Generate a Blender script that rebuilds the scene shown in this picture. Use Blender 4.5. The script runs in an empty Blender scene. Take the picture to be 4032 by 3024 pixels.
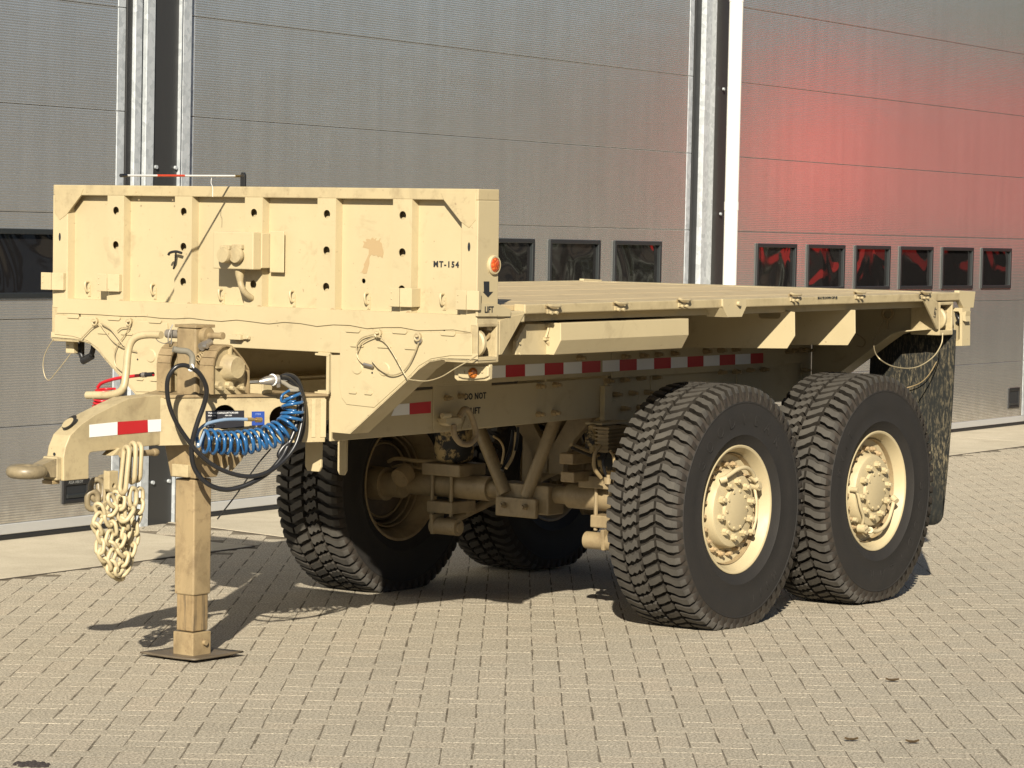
import bpy, bmesh, math, random
from mathutils import Vector, Matrix
from mathutils.geometry import tessellate_polygon
random.seed(7)
R_ = math.radians
S = bpy.context.scene
COL = S.collection

# ------------------------------------------------------------------ camera, sky, sun, exposure
FW = Vector((0.8049347543524665, 0.5912724460764557, -0.04976882303510132))
RT = Vector((0.5927266798384923, -0.8051221371054856, 0.02129383362227419))
UP = Vector((0.027479524071058366, 0.04663945597303265, 0.9985337434976185))
CAM = Vector((-9.752248233606421, -7.339261045083372, 1.8136399505346203))
FPX = 11702.042346156268
TILT = -0.010080793554184139
cd = bpy.data.cameras.new('camera')
cam = bpy.data.objects.new('camera', cd)
COL.objects.link(cam)
cam.matrix_world = Matrix(((RT.x, UP.x, -FW.x, CAM.x), (RT.y, UP.y, -FW.y, CAM.y), (RT.z, UP.z, -FW.z, CAM.z), (0, 0, 0, 1)))
cd.sensor_width = 36.0
cd.lens = FPX / 4032 * 36
cd.clip_start = 0.1
cd.clip_end = 600
S.camera = cam

SUN = Vector((-0.748, -0.474, 0.464)).normalized()
W = bpy.data.worlds.new('World')
S.world = W
W.use_nodes = True
nt = W.node_tree
bg = nt.nodes['Background']
sky = nt.nodes.new('ShaderNodeTexSky')
sky.sky_type = 'NISHITA'
sky.sun_disc = False
sky.sun_elevation = math.asin(SUN.z)
sky.sun_rotation = math.atan2(SUN.x, SUN.y)
sky.air_density = 0.8
sky.dust_density = 0.3
nt.links.new(sky.outputs[0], bg.inputs[0])
bg.inputs[1].default_value = 0.05
sl = bpy.data.lights.new('sun', 'SUN')
sl.energy = 5.0
sl.angle = R_(0.53)
sl.color = (1.0, 0.92, 0.77)
so = bpy.data.objects.new('sun', sl)
COL.objects.link(so)
so.rotation_euler = (-SUN).to_track_quat('-Z', 'Y').to_euler()
S.view_settings.view_transform = 'Standard'
S.view_settings.look = 'None'
S.view_settings.gamma = 1
S.view_settings.exposure = 0.85
S.view_settings.use_curve_mapping = False

# ------------------------------------------------------------------ measuring helpers: a sight line meets a known plane
MT = Matrix.Rotation(TILT, 3, 'Y')          # the trailer stands a little nose-down on its jack
MTi = MT.transposed()
CL = MTi @ CAM
def sight(u, v):
    return FW + RT * ((u - 2016) / FPX) - UP * ((v - 1512) / FPX)
def U(u, v, x=None, y=None, z=None):         # trailer coordinates of an image point lying on x=, y= or z=
    d = MTi @ sight(u, v)
    i, val = (0, x) if x is not None else ((1, y) if y is not None else (2, z))
    return CL + d * ((val - CL[i]) / d[i])
def UPL(u, v, p, n):                         # ... lying on any plane
    d = MTi @ sight(u, v)
    return CL + d * ((Vector(p) - CL).dot(n) / d.dot(n))

# ------------------------------------------------------------------ mesh helpers
class MB:
    def __init__(s): s.v = []; s.f = []; s.m = []; s.mi = 0
    def add(s, vs, fs):
        b = len(s.v); s.v += [tuple(v) for v in vs]
        for f in fs: s.f.append([b + i for i in f]); s.m.append(s.mi)
        return s
    def box(s, a, b):
        (x0, y0, z0), (x1, y1, z1) = a, b
        return s.add([(x0, y0, z0), (x1, y0, z0), (x1, y1, z0), (x0, y1, z0), (x0, y0, z1), (x1, y0, z1), (x1, y1, z1), (x0, y1, z1)],
                     [(0, 3, 2, 1), (4, 5, 6, 7), (0, 1, 5, 4), (1, 2, 6, 5), (2, 3, 7, 6), (3, 0, 4, 7)])
    def hexa(s, p):                          # 8 corners, bottom ring then top ring
        return s.add(p, [(0, 3, 2, 1), (4, 5, 6, 7), (0, 1, 5, 4), (1, 2, 6, 5), (2, 3, 7, 6), (3, 0, 4, 7)])
    def slab(s, pts, off, holes=()):         # closed polygon in 3D with thickness vector; holes are loops too
        off = Vector(off)
        loops = [[Vector(p) for p in pts]] + [[Vector(p) for p in h] for h in holes]
        flat = [p for l in loops for p in l]
        tris = tessellate_polygon(loops)
        n = len(flat); b = len(s.v)
        s.v += [tuple(p) for p in flat] + [tuple(p + off) for p in flat]
        for t in tris:
            s.f.append([b + i for i in t]); s.m.append(s.mi)
            s.f.append([b + n + i for i in reversed(t)]); s.m.append(s.mi)
        k = 0
        for l in loops:
            c = len(l)
            for i in range(c):
                j = (i + 1) % c
                s.f.append([b + k + i, b + k + j, b + n + k + j, b + n + k + i]); s.m.append(s.mi)
            k += c
        return s
    def tube(s, pts, r, seg=8, closed=False, cap=True, rr=None):
        pts = [Vector(p) for p in pts]; n = len(pts); b = len(s.v)
        prev = None
        for i, p in enumerate(pts):
            if closed: t = pts[(i + 1) % n] - pts[i - 1]
            else: t = pts[min(i + 1, n - 1)] - pts[max(i - 1, 0)]
            t.normalize()
            if prev is None:
                a = Vector((0, 0, 1)) if abs(t.z) < .9 else Vector((1, 0, 0))
                prev = t.cross(a).normalized()
            nrm = (prev - t * prev.dot(t))
            if nrm.length < 1e-6: nrm = t.orthogonal()
            nrm.normalize(); prev = nrm; bi = t.cross(nrm)
            q = rr[i] if rr else r
            for k in range(seg):
                a = 2 * math.pi * k / seg
                s.v.append(tuple(p + nrm * (q * math.cos(a)) + bi * (q * math.sin(a))))
        m = n if closed else n - 1
        for i in range(m):
            j = (i + 1) % n
            for k in range(seg):
                l = (k + 1) % seg
                s.f.append([b + i * seg + k, b + i * seg + l, b + j * seg + l, b + j * seg + k]); s.m.append(s.mi)
        if cap and not closed:
            s.f.append([b + k for k in reversed(range(seg))]); s.m.append(s.mi)
            s.f.append([b + (n - 1) * seg + k for k in range(seg)]); s.m.append(s.mi)
        return s
    def cyl(s, a, b, r, seg=16, r2=None):
        return s.tube([a, b], r, seg, rr=[r, r if r2 is None else r2])
    def rev(s, prof, c, seg=48, axis='y', cap=False):   # profile of (offset along axis, radius)
        c = Vector(c); b = len(s.v); n = len(prof)
        for k in range(seg):
            a = 2 * math.pi * k / seg; ca, sa = math.cos(a), math.sin(a)
            for (o, r) in prof:
                if axis == 'y': s.v.append((c.x + r * ca, c.y + o, c.z + r * sa))
                elif axis == 'x': s.v.append((c.x + o, c.y + r * ca, c.z + r * sa))
                else: s.v.append((c.x + r * ca, c.y + r * sa, c.z + o))
        for k in range(seg):
            l = (k + 1) % seg
            for i in range(n - 1):
                s.f.append([b + k * n + i, b + k * n + i + 1, b + l * n + i + 1, b + l * n + i]); s.m.append(s.mi)
        if cap:
            s.f.append([b + k * n for k in range(seg)]); s.m.append(s.mi)
            s.f.append([b + k * n + n - 1 for k in reversed(range(seg))]); s.m.append(s.mi)
        return s
    def mesh(s, name, mats, smooth=None):
        me = bpy.data.meshes.new(name)
        me.from_pydata(s.v, [], s.f)
        for m in (mats if isinstance(mats, (list, tuple)) else [mats]): me.materials.append(m)
        if max(s.m, default=0): me.polygons.foreach_set('material_index', s.m)
        bm = bmesh.new(); bm.from_mesh(me); bmesh.ops.recalc_face_normals(bm, faces=bm.faces); bm.to_mesh(me); bm.free()
        if smooth is not None:
            me.polygons.foreach_set('use_smooth', [True] * len(me.polygons))
            me.set_sharp_from_angle(angle=R_(smooth))
        return me
    def build(s, name, mats, parent=None, smooth=None, bevel=0, label=None, seg=2):
        o = bpy.data.objects.new(name, s.mesh(name, mats, smooth))
        COL.objects.link(o)
        if parent: o.parent = parent
        if label: o['label'] = label
        if bevel:
            m = o.modifiers.new('bevel', 'BEVEL'); m.width = bevel; m.segments = seg; m.limit_method = 'ANGLE'; m.angle_limit = R_(40)
            m.harden_normals = False
        return o
def inst(me, name, parent, loc=(0, 0, 0), rot=(0, 0, 0), sc=None):
    o = bpy.data.objects.new(name, me); COL.objects.link(o); o.parent = parent
    o.location = loc; o.rotation_euler = rot
    if sc: o.scale = sc
    return o
def empty(name, loc=(0, 0, 0), parent=None, rot=(0, 0, 0)):
    o = bpy.data.objects.new(name, None); COL.objects.link(o)
    o.location = loc; o.rotation_euler = rot; o.empty_display_size = .1
    if parent: o.parent = parent
    return o
def tag(o, label=None, cat=None, group=None, kind=None):
    if label: o['label'] = label
    if cat: o['category'] = cat
    if group: o['group'] = group
    if kind: o['kind'] = kind
    return o
def circle(c, r, ax='x', n=20, rz=None):
    rz = rz or r; c = Vector(c); out = []
    for k in range(n):
        a = 2 * math.pi * k / n
        if ax == 'x': out.append(c + Vector((0, r * math.cos(a), rz * math.sin(a))))
        elif ax == 'y': out.append(c + Vector((r * math.cos(a), 0, rz * math.sin(a))))
        else: out.append(c + Vector((r * math.cos(a), rz * math.sin(a), 0)))
    return out
def spline(pts, n=8, closed=False):
    P = [Vector(p) for p in pts]; out = []; m = len(P)
    for i in range(m if closed else m - 1):
        p1, p2 = P[i], P[(i + 1) % m]
        p0 = P[i - 1] if (i > 0 or closed) else p1 * 2 - p2
        p3 = P[(i + 2) % m] if (i + 2 < m or closed) else p2 * 2 - p1
        for k in range(n):
            t = k / n
            out.append(.5 * ((2 * p1) + (p2 - p0) * t + (2 * p0 - 5 * p1 + 4 * p2 - p3) * t * t + (3 * p1 - p0 - 3 * p2 + p3) * t ** 3))
    if not closed: out.append(P[-1])
    return out
def text(name, body, size, mat, parent, origin, right, up, depth=.0006, bold=0., align='CENTER', space=1.0, lift=.0012, xs=1.0):
    cu = bpy.data.curves.new(name, 'FONT'); cu.body = body; cu.size = size; cu.extrude = depth; cu.offset = bold
    cu.align_x = align; cu.align_y = 'CENTER'; cu.space_character = space; cu.resolution_u = 2
    t = bpy.data.objects.new('tmp', cu); COL.objects.link(t)
    dg = bpy.context.evaluated_depsgraph_get()
    me = bpy.data.meshes.new_from_object(t.evaluated_get(dg)); me.name = name
    bpy.data.objects.remove(t)
    me.materials.clear(); me.materials.append(mat)
    right = Vector(right).normalized(); up = Vector(up).normalized(); nn = right.cross(up).normalized(); up = nn.cross(right)
    o = Vector(origin) + nn * lift
    M4 = Matrix(((right.x * xs, up.x, nn.x, o.x), (right.y * xs, up.y, nn.y, o.y), (right.z * xs, up.z, nn.z, o.z), (0, 0, 0, 1)))
    me.transform(M4)
    ob = bpy.data.objects.new(name, me); COL.objects.link(ob); ob.parent = parent
    return ob

# ------------------------------------------------------------------ materials
def mat(name, col, rough=.6, metal=0., spec=.5):
    m = bpy.data.materials.new(name); m.use_nodes = True
    b = m.node_tree.nodes['Principled BSDF']
    b.inputs['Base Color'].default_value = (*col, 1); b.inputs['Roughness'].default_value = rough
    b.inputs['Metallic'].default_value = metal; b.inputs['Specular IOR Level'].default_value = spec
    return m
def nd(m, t, **k):
    n = m.node_tree.nodes.new(t)
    for a, v in k.items(): setattr(n, a, v)
    return n
def lk(m, a, b): m.node_tree.links.new(a, b)
def noise(m, scale, detail=4, rough=.6, vec=None, dist=0.):
    n = nd(m, 'ShaderNodeTexNoise'); n.inputs['Scale'].default_value = scale; n.inputs['Detail'].default_value = detail
    n.inputs['Roughness'].default_value = rough; n.inputs['Distortion'].default_value = dist
    if vec is not None: lk(m, vec, n.inputs['Vector'])
    return n.outputs['Fac']
def ramp(m, fac, stops):
    r = nd(m, 'ShaderNodeValToRGB'); lk(m, fac, r.inputs[0]); e = r.color_ramp.elements
    while len(e) < len(stops): e.new(.5)
    for i, (p, c) in enumerate(stops):
        e[i].position = p; e[i].color = (*c, 1) if len(c) == 3 else c
    return r.outputs[0]
def mix(m, fac, a, b, mode='MIX'):
    n = nd(m, 'ShaderNodeMix', data_type='RGBA', blend_type=mode)
    if isinstance(fac, (int, float)): n.inputs[0].default_value = fac
    else: lk(m, fac, n.inputs[0])
    for i, s in ((6, a), (7, b)):
        if isinstance(s, tuple): n.inputs[i].default_value = (*s, 1)
        else: lk(m, s, n.inputs[i])
    return n.outputs[2]
def math_(m, op, a, b=None):
    n = nd(m, 'ShaderNodeMath', operation=op)
    for i, s in ((0, a), (1, b)):
        if s is None: continue
        if isinstance(s, (int, float)): n.inputs[i].default_value = s
        else: lk(m, s, n.inputs[i])
    return n.outputs[0]
def bump(m, h, strength, dist=.002):
    n = nd(m, 'ShaderNodeBump'); n.inputs['Strength'].default_value = strength; n.inputs['Distance'].default_value = dist
    lk(m, h, n.inputs['Height']); return n.outputs[0]
def bsdf(m): return m.node_tree.nodes['Principled BSDF']
def coord(m, kind='Object'): return nd(m, 'ShaderNodeTexCoord').outputs[kind]
def mapping(m, vec, sc): 
    n = nd(m, 'ShaderNodeMapping'); lk(m, vec, n.inputs[0]); n.inputs['Scale'].default_value = sc; return n.outputs[0]
WPOS = lambda m: nd(m, 'ShaderNodeNewGeometry').outputs['Position']

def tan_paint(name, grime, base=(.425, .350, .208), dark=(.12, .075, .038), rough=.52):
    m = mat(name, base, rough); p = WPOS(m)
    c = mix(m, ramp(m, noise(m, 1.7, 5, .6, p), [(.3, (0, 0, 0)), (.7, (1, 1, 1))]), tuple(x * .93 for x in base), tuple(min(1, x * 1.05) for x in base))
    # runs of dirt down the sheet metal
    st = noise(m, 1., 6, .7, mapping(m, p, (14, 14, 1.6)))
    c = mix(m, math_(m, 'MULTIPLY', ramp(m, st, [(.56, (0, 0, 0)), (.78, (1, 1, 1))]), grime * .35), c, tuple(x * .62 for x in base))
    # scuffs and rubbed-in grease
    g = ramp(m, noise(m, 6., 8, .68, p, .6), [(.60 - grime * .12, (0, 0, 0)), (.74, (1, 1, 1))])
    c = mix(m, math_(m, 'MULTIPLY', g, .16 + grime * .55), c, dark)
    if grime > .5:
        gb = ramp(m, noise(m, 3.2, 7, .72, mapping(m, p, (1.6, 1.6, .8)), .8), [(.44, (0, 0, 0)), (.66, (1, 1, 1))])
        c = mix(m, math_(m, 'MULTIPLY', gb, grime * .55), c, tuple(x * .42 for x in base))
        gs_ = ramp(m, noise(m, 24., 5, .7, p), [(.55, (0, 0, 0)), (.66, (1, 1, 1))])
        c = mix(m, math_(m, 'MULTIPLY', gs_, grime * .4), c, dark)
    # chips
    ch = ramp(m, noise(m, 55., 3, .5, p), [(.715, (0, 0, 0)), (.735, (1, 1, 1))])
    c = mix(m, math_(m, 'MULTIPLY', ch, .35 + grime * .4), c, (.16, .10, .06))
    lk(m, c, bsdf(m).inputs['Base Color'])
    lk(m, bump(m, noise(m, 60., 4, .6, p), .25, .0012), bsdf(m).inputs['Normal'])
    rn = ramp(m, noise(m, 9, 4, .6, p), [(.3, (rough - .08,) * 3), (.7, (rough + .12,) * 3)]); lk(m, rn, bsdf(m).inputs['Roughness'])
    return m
TAN = tan_paint('tan_paint', .27)
UNDER = tan_paint('tan_paint_shaded_underbody', .7, base=(.25, .19, .105))  # underbody shade put into the darker base, along with heavier grime
EYEM = tan_paint('worn_eye_shaded_links', 1., base=(.29, .23, .135), dark=(.04, .035, .028), rough=.42)  # worn tow eye; also darkens the shackle links for shade
FOOTM = tan_paint('dirty_foot_steel', .9, base=(.13, .10, .065), dark=(.04, .032, .022))
TAN2 = tan_paint('tan_paint_scuffed', .55, base=(.405, .328, .19))
TAN3 = tan_paint('tan_paint_grimy', .9, base=(.29, .215, .115))
BOLT = tan_paint('tan_bolt', .5, base=(.31, .23, .12))
RUSTB = tan_paint('rusty_bolt', .7, base=(.37, .27, .15))
PATCH = mat('bare_primer', (.35, .25, .13), .65)
def deck_mat():
    m = tan_paint('deck_paint', .5, base=(.43, .335, .19), rough=.6)
    return m
DECK = deck_mat()
def rubber(name, col, dust, dustcol=(.17, .145, .11)):
    m = mat(name, col, .72, spec=.3); p = coord(m)
    d = ramp(m, noise(m, 7., 6, .65, p), [(.30, (0, 0, 0)), (.75, (1, 1, 1))])
    c = mix(m, math_(m, 'ADD', math_(m, 'MULTIPLY', d, dust * .6), dust * .4), col, dustcol)
    lk(m, c, bsdf(m).inputs['Base Color'])
    lk(m, bump(m, noise(m, 90., 5, .7, p), .5, .002), bsdf(m).inputs['Normal'])
    return m
SIDEWALL = rubber('tyre_sidewall', (.013, .0125, .012), .16, (.07, .055, .042))
TREAD = rubber('tyre_tread_dusty', (.026, .024, .022), .42, (.15, .135, .11))
GROOVE = rubber('tyre_groove', (.018, .016, .014), .22, (.10, .08, .055))
SMUDGE = rubber('tyre_scrubbed_edge', (.020, .017, .015), .30, (.09, .066, .044))
BLACKR = mat('black_hose', (.013, .013, .014), .32)
FLAPM = mat('mud_flap', (.018, .019, .018), .9, spec=.12)
_p = coord(FLAPM)
_d = ramp(FLAPM, noise(FLAPM, 1., 8, .72, mapping(FLAPM, _p, (95, 95, 24)), .3), [(.48, (0, 0, 0)), (.62, (1, 1, 1))])
_d2 = ramp(FLAPM, noise(FLAPM, 3., 3, .5, _p), [(.36, (.15,) * 3), (.62, (1, 1, 1))])
lk(FLAPM, mix(FLAPM, math_(FLAPM, 'MULTIPLY', math_(FLAPM, 'MULTIPLY', _d, _d2), .62), (.018, .019, .018), (.25, .205, .125)), bsdf(FLAPM).inputs['Base Color'])
RED = mat('red_tape', (.42, .018, .022), .35); WHITE = mat('white_tape', (.75, .75, .73), .35)
for _m in (RED, WHITE):
    _q = WPOS(_m); lk(_m, bump(_m, noise(_m, 40, 3, .5, _q), .25, .001), bsdf(_m).inputs['Normal'])
BLUE = mat('blue_nylon_hose', (.016, .085, .215), .25); GREYBLUE = mat('faded_blue_hose', (.16, .23, .33), .4)
REDH = mat('red_nylon_hose', (.42, .012, .02), .28)
BRASS = mat('brass', (.42, .30, .13), .4, .8)
STEEL = mat('bare_steel', (.38, .35, .31), .42, .8)
CABLE = mat('wire_rope', (.40, .33, .20), .5, .3)
DARKST = mat('dark_steel', (.03, .027, .024), .5, .4)
INK = mat('black_stencil', (.012, .014, .016), .7)
PLATEM = mat('data_plate_black', (.02, .02, .025), .35); PLATEB = mat('label_blue', (.02, .055, .26), .4); PRINT = mat('label_print', (.55, .55, .55), .5)
AMBER = mat('amber_lens', (.30, .085, .008), .2); AMBER2 = mat('orange_red_lens', (.42, .06, .014), .2)
for _m in (AMBER, AMBER2):
    _v = nd(_m, 'ShaderNodeTexVoronoi'); _v.inputs['Scale'].default_value = 95; lk(_m, coord(_m), _v.inputs['Vector'])
    lk(_m, bump(_m, _v.outputs['Distance'], .8, .004), bsdf(_m).inputs['Normal'])
    lk(_m, mix(_m, ramp(_m, _v.outputs['Distance'], [(.1, (0, 0, 0)), (.5, (1, 1, 1))]), (.55, .20, .05), tuple(bsdf(_m).inputs['Base Color'].default_value[:3])), bsdf(_m).inputs['Base Color'])
CABLED = mat('dull_black_cable', (.02, .019, .018), .8, spec=.1)
BLACKP = mat('black_plastic', (.014, .014, .015), .4)
ROPEM = mat('yellowed_rubber', (.30, .21, .09), .7)
_q = coord(ROPEM); lk(ROPEM, mix(ROPEM, ramp(ROPEM, noise(ROPEM, 9, 6, .7, _q), [(.47, (0, 0, 0)), (.53, (1, 1, 1))]), (.015, .014, .013), (.33, .24, .11)), bsdf(ROPEM).inputs['Base Color'])

# building
def door_mat():
    m = mat('silver_door_skin', (.70, .68, .64), .22, .80); p = coord(m)
    sx = nd(m, 'ShaderNodeSeparateXYZ'); lk(m, p, sx.inputs[0])
    rib = math_(m, 'SINE', math_(m, 'MULTIPLY', sx.outputs[2], 2 * math.pi / .0152))
    fine = noise(m, 1., 3, .6, mapping(m, p, (45, 45, 45)))
    h = math_(m, 'ADD', math_(m, 'MULTIPLY', rib, .42), math_(m, 'MULTIPLY', fine, .5))
    h = math_(m, 'ADD', h, math_(m, 'MULTIPLY', noise(m, 1., 3, .5, mapping(m, p, (1.6, 1.6, 4.5))), 7.))
    low = math_(m, 'MULTIPLY', ramp(m, sx.outputs[2], [(.10, (1, 1, 1)), (.55, (0, 0, 0))]), ramp(m, noise(m, 7., 6, .7, p), [(.35, (0, 0, 0)), (.7, (1, 1, 1))]))
    lk(m, bump(m, h, .22, .0018), bsdf(m).inputs['Normal'])
    st = ramp(m, noise(m, 1., 4, .6, mapping(m, p, (9, 9, .5))), [(.3, (.66, .645, .61)), (.7, (.75, .73, .69))])
    c = mix(m, math_(m, 'MULTIPLY', ramp(m, noise(m, 1.3, 4, .6, p), [(.4, (0, 0, 0)), (.75, (1, 1, 1))]), .3), st, (.60, .575, .53))
    dots = ramp(m, noise(m, 1., 2, .5, mapping(m, p, (28, 28, 14))), [(.80, (0, 0, 0)), (.82, (1, 1, 1))])
    c = mix(m, math_(m, 'MULTIPLY', dots, .5), c, (.6, .6, .58))
    c = mix(m, math_(m, 'MULTIPLY', low, .55), c, (.33, .29, .23))
    lk(m, c, bsdf(m).inputs['Base Color'])
    return m
DOOR = door_mat()
SEAM = mat('door_seam_edge', (.16, .155, .15), .5, .3)
CLAD = mat('anthracite_cladding', (.030, .030, .029), .45)
GASKET = mat('black_rubber_seal', (.014, .014, .014), .55)
GALV = mat('galvanised_steel', (.6, .62, .64), .42, .25)
_q = coord(GALV); _v = nd(GALV, 'ShaderNodeTexVoronoi'); _v.inputs['Scale'].default_value = 30; lk(GALV, _q, _v.inputs['Vector'])
lk(GALV, ramp(GALV, _v.outputs['Color'], [(.1, (.38, .405, .42)), (.8, (.52, .545, .56))]), bsdf(GALV).inputs['Base Color'])
PIPE = mat('white_pvc', (.78, .76, .70), .3)
WFRAME = mat('window_frame', (.018, .021, .022), .45)
PANE = mat('acrylic_pane', (.012, .011, .011), .05, spec=.85)
_q = coord(PANE); lk(PANE, bump(PANE, noise(PANE, 2.6, 1, .4, _q, .6), 1., .020), bsdf(PANE).inputs['Normal'])

def brick_mat():
    m = mat('paving_brick', (.33, .28, .20), .85, spec=.2); p = WPOS(m)
    oi = nd(m, 'ShaderNodeObjectInfo')
    vc = nd(m, 'ShaderNodeAttribute', attribute_name='tint')
    big = noise(m, .55, 4, .6, p)
    # the shade of each stone: white noise of its own cell stored on the stuff mesh, object random on single stones
    sel = math_(m, 'ADD', vc.outputs['Fac'], math_(m, 'MULTIPLY', oi.outputs['Random'], 1.))
    sel = math_(m, 'FRACT', sel)
    c = ramp(m, sel, [(0., (.335, .298, .232)), (.35, (.39, .345, .268)), (.7, (.36, .325, .258)), (1., (.415, .355, .272))])
    c = mix(m, .55, c, ramp(m, big, [(.3, (.335, .30, .235)), (.7, (.40, .35, .27))]))
    grain = noise(m, 105., 5, .8, p)
    c = mix(m, .9, c, ramp(m, grain, [(.40, (.34, .325, .30)), (.5, (1., 1., 1.)), (.60, (1.65, 1.62, 1.55))]), 'MULTIPLY')
    g2 = ramp(m, noise(m, 95., 4, .7, p), [(.56, (0, 0, 0)), (.70, (1, 1, 1))])
    c = mix(m, math_(m, 'MULTIPLY', g2, .35), c, (.15, .12, .09))
    wh = ramp(m, noise(m, 130., 2, .5, p), [(.73, (0, 0, 0)), (.76, (1, 1, 1))])
    c = mix(m, math_(m, 'MULTIPLY', wh, .6), c, (.72, .68, .58))
    spot = ramp(m, noise(m, 2.3, 6, .7, p), [(.66, (0, 0, 0)), (.76, (1, 1, 1))])
    c = mix(m, math_(m, 'MULTIPLY', spot, .30), c, (.14, .11, .08))
    lk(m, c, bsdf(m).inputs['Base Color'])
    lk(m, bump(m, math_(m, 'ADD', grain, noise(m, 60., 4, .7, p)), .8, .0028), bsdf(m).inputs['Normal'])
    return m
BRICK = brick_mat()
SAND = mat('joint_sand', (.20, .155, .10), .95, spec=.1)
_q = WPOS(SAND); lk(SAND, ramp(SAND, noise(SAND, 14, 6, .7, _q), [(.35, (.085, .07, .05)), (.5, (.15, .128, .095)), (.7, (.26, .225, .17))]), bsdf(SAND).inputs['Base Color'])
JOINTM = mat('dark_joint_filler', (.06, .048, .034), .9)
CONC = mat('concrete', (.47, .40, .28), .85, spec=.2)
_q = WPOS(CONC)
_c = ramp(CONC, noise(CONC, 2.2, 8, .68, _q, .5), [(.3, (.36, .315, .235)), (.55, (.44, .39, .295)), (.8, (.50, .44, .34))])
_c = mix(CONC, .5, _c, ramp(CONC, noise(CONC, 120, 3, .7, _q), [(.3, (.6, .6, .6)), (.6, (1.1, 1.1, 1.1))]), 'MULTIPLY')
lk(CONC, _c, bsdf(CONC).inputs['Base Color']); lk(CONC, bump(CONC, noise(CONC, 70, 5, .7, _q), .5, .002), bsdf(CONC).inputs['Normal'])

# ------------------------------------------------------------------ ground: brick paving in herringbone bond, concrete aprons at the doors
YAW = 0.0834750031623504
EN = Vector((math.cos(YAW), math.sin(YAW), 0)); NN = Vector((-math.sin(YAW), math.cos(YAW), 0)); WOFF = 4.8590365700506295
def WP(t, off, z): return EN * t + NN * (WOFF + off) + Vector((0, 0, z))
def to_img(P):
    d = Vector(P) - CAM; k = d.dot(FW)
    return 2016 + FPX * d.dot(RT) / k, 1512 - FPX * d.dot(UP) / k, k
ground = MB().add([(-150, -150, -.0010), (150, -150, -.0010), (150, 150, -.0010), (-150, 150, -.0010)], [(0, 1, 2, 3)]).build('ground', SAND)
tag(ground, kind='structure')
aprons = [('concrete_apron', [(-3.2, -1.225), (3.39, -1.225), (3.40, -.936), (3.48, -.591), (3.60, .02), (-3.2, .02)]),
          ('concrete_apron', [(3.90, -1.225), (3.935, -1.0), (4.075, -.42), (4.13, .02), (11.05, .02), (11.10, -.42), (11.25, -1.0), (11.28, -1.225)]),
          ('concrete_apron', [(11.75, -1.225), (11.79, -1.0), (11.92, -.42), (11.97, .02), (15.84, .02), (15.615, -1.225)]),
          ('concrete_apron', [(15.63, -1.225), (15.855, .02), (19.5, .02), (19.5, -1.225)])]
for nm, poly in aprons:
    o = MB().slab([WP(t, off, .006) for t, off in poly], (0, 0, -.10)).build(nm, CONC, bevel=.006)
    tag(o, kind='structure')
    ps_ = [WP(t, off, .0035) for t, off in poly]
    jm = MB()
    for a_, b_ in zip(ps_, ps_[1:] + ps_[:1]):
        if abs(a_.dot(NN) - WOFF - .02) < .01 and abs(b_.dot(NN) - WOFF - .02) < .01: continue
        d_ = (b_ - a_).normalized(); w_ = Vector((d_.y, -d_.x, 0))
        mid_ = sum(ps_, Vector()) / len(ps_)
        if (mid_ - a_).dot(w_) > 0: w_ = -w_
        jm.slab([a_, b_, b_ + w_ * .016, a_ + w_ * .016], (0, 0, -.02))
    jo = jm.build('joint_filler', JOINTM, o); jo['kind'] = 'stuff'
def inpoly(t, o, poly):
    c = False; j = len(poly) - 1
    for i in range(len(poly)):
        if (poly[i][1] > o) != (poly[j][1] > o) and t < (poly[j][0] - poly[i][0]) * (o - poly[i][1]) / (poly[j][1] - poly[i][1]) + poly[i][0]: c = not c
        j = i
    return c
BW, BAZ = .111, R_(36.25)
A1 = Vector((math.cos(BAZ), math.sin(BAZ), 0)); A2 = Vector((math.sin(BAZ), -math.cos(BAZ), 0))
G0 = Vector((-.73, -.30, 0))
stones = []
for i in range(-150, 200):
    for j in range(-110, 120):
        k = (i - j) % 4
        if k == 0: ci, cj, rot = i + 1., j + .5, 0
        elif k == 3: ci, cj, rot = i + .5, j + 1., 1
        else: continue
        P = G0 + A1 * (ci * BW) + A2 * (cj * BW)
        d = P - CAM
        if d.dot(FW) < 4: continue
        u, v, _ = to_img(P)
        if not (-700 < u < 4800 and v < 3500): continue
        t, off = P.dot(EN), P.dot(NN) - WOFF
        if off > .01 or t < -3.4 or t > 19.7: continue
        if any(inpoly(t + dx, off + dy, pl) for _, pl in aprons for dx in (-.05, .05) for dy in (-.05, .05)): continue
        stones.append((u, v, P, rot))
def stone_geo(hw, hl, ch=.0034, dep=.05):
    v = []
    for (a, b, z) in ((hl, hw, -dep), (hl, hw, -.0016), (hl - ch, hw - ch, 0)):
        v += [(-a, -b, z), (a, -b, z), (a, b, z), (-a, b, z)]
    f = [(8, 9, 10, 11)]
    for r in (0, 4):
        for q in range(4): f.append((r + q, r + (q + 1) % 4, r + 4 + (q + 1) % 4, r + 4 + q))
    return v, f
BV, BF = stone_geo(BW / 2 - .0018, BW - .0018)
bmesh_me = bpy.data.meshes.new('paving_brick'); bmesh_me.from_pydata(BV, [], BF); bmesh_me.materials.append(BRICK)
_a = bmesh_me.attributes.new('tint', 'FLOAT', 'POINT')
order = sorted(range(len(stones)), key=lambda q: -(stones[q][1] if (60 < stones[q][0] < 3972 and stones[q][1] < 2990) else -1))
single = set(order[:300])
rb = random.Random(3)
big = MB(); tints = []
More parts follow.
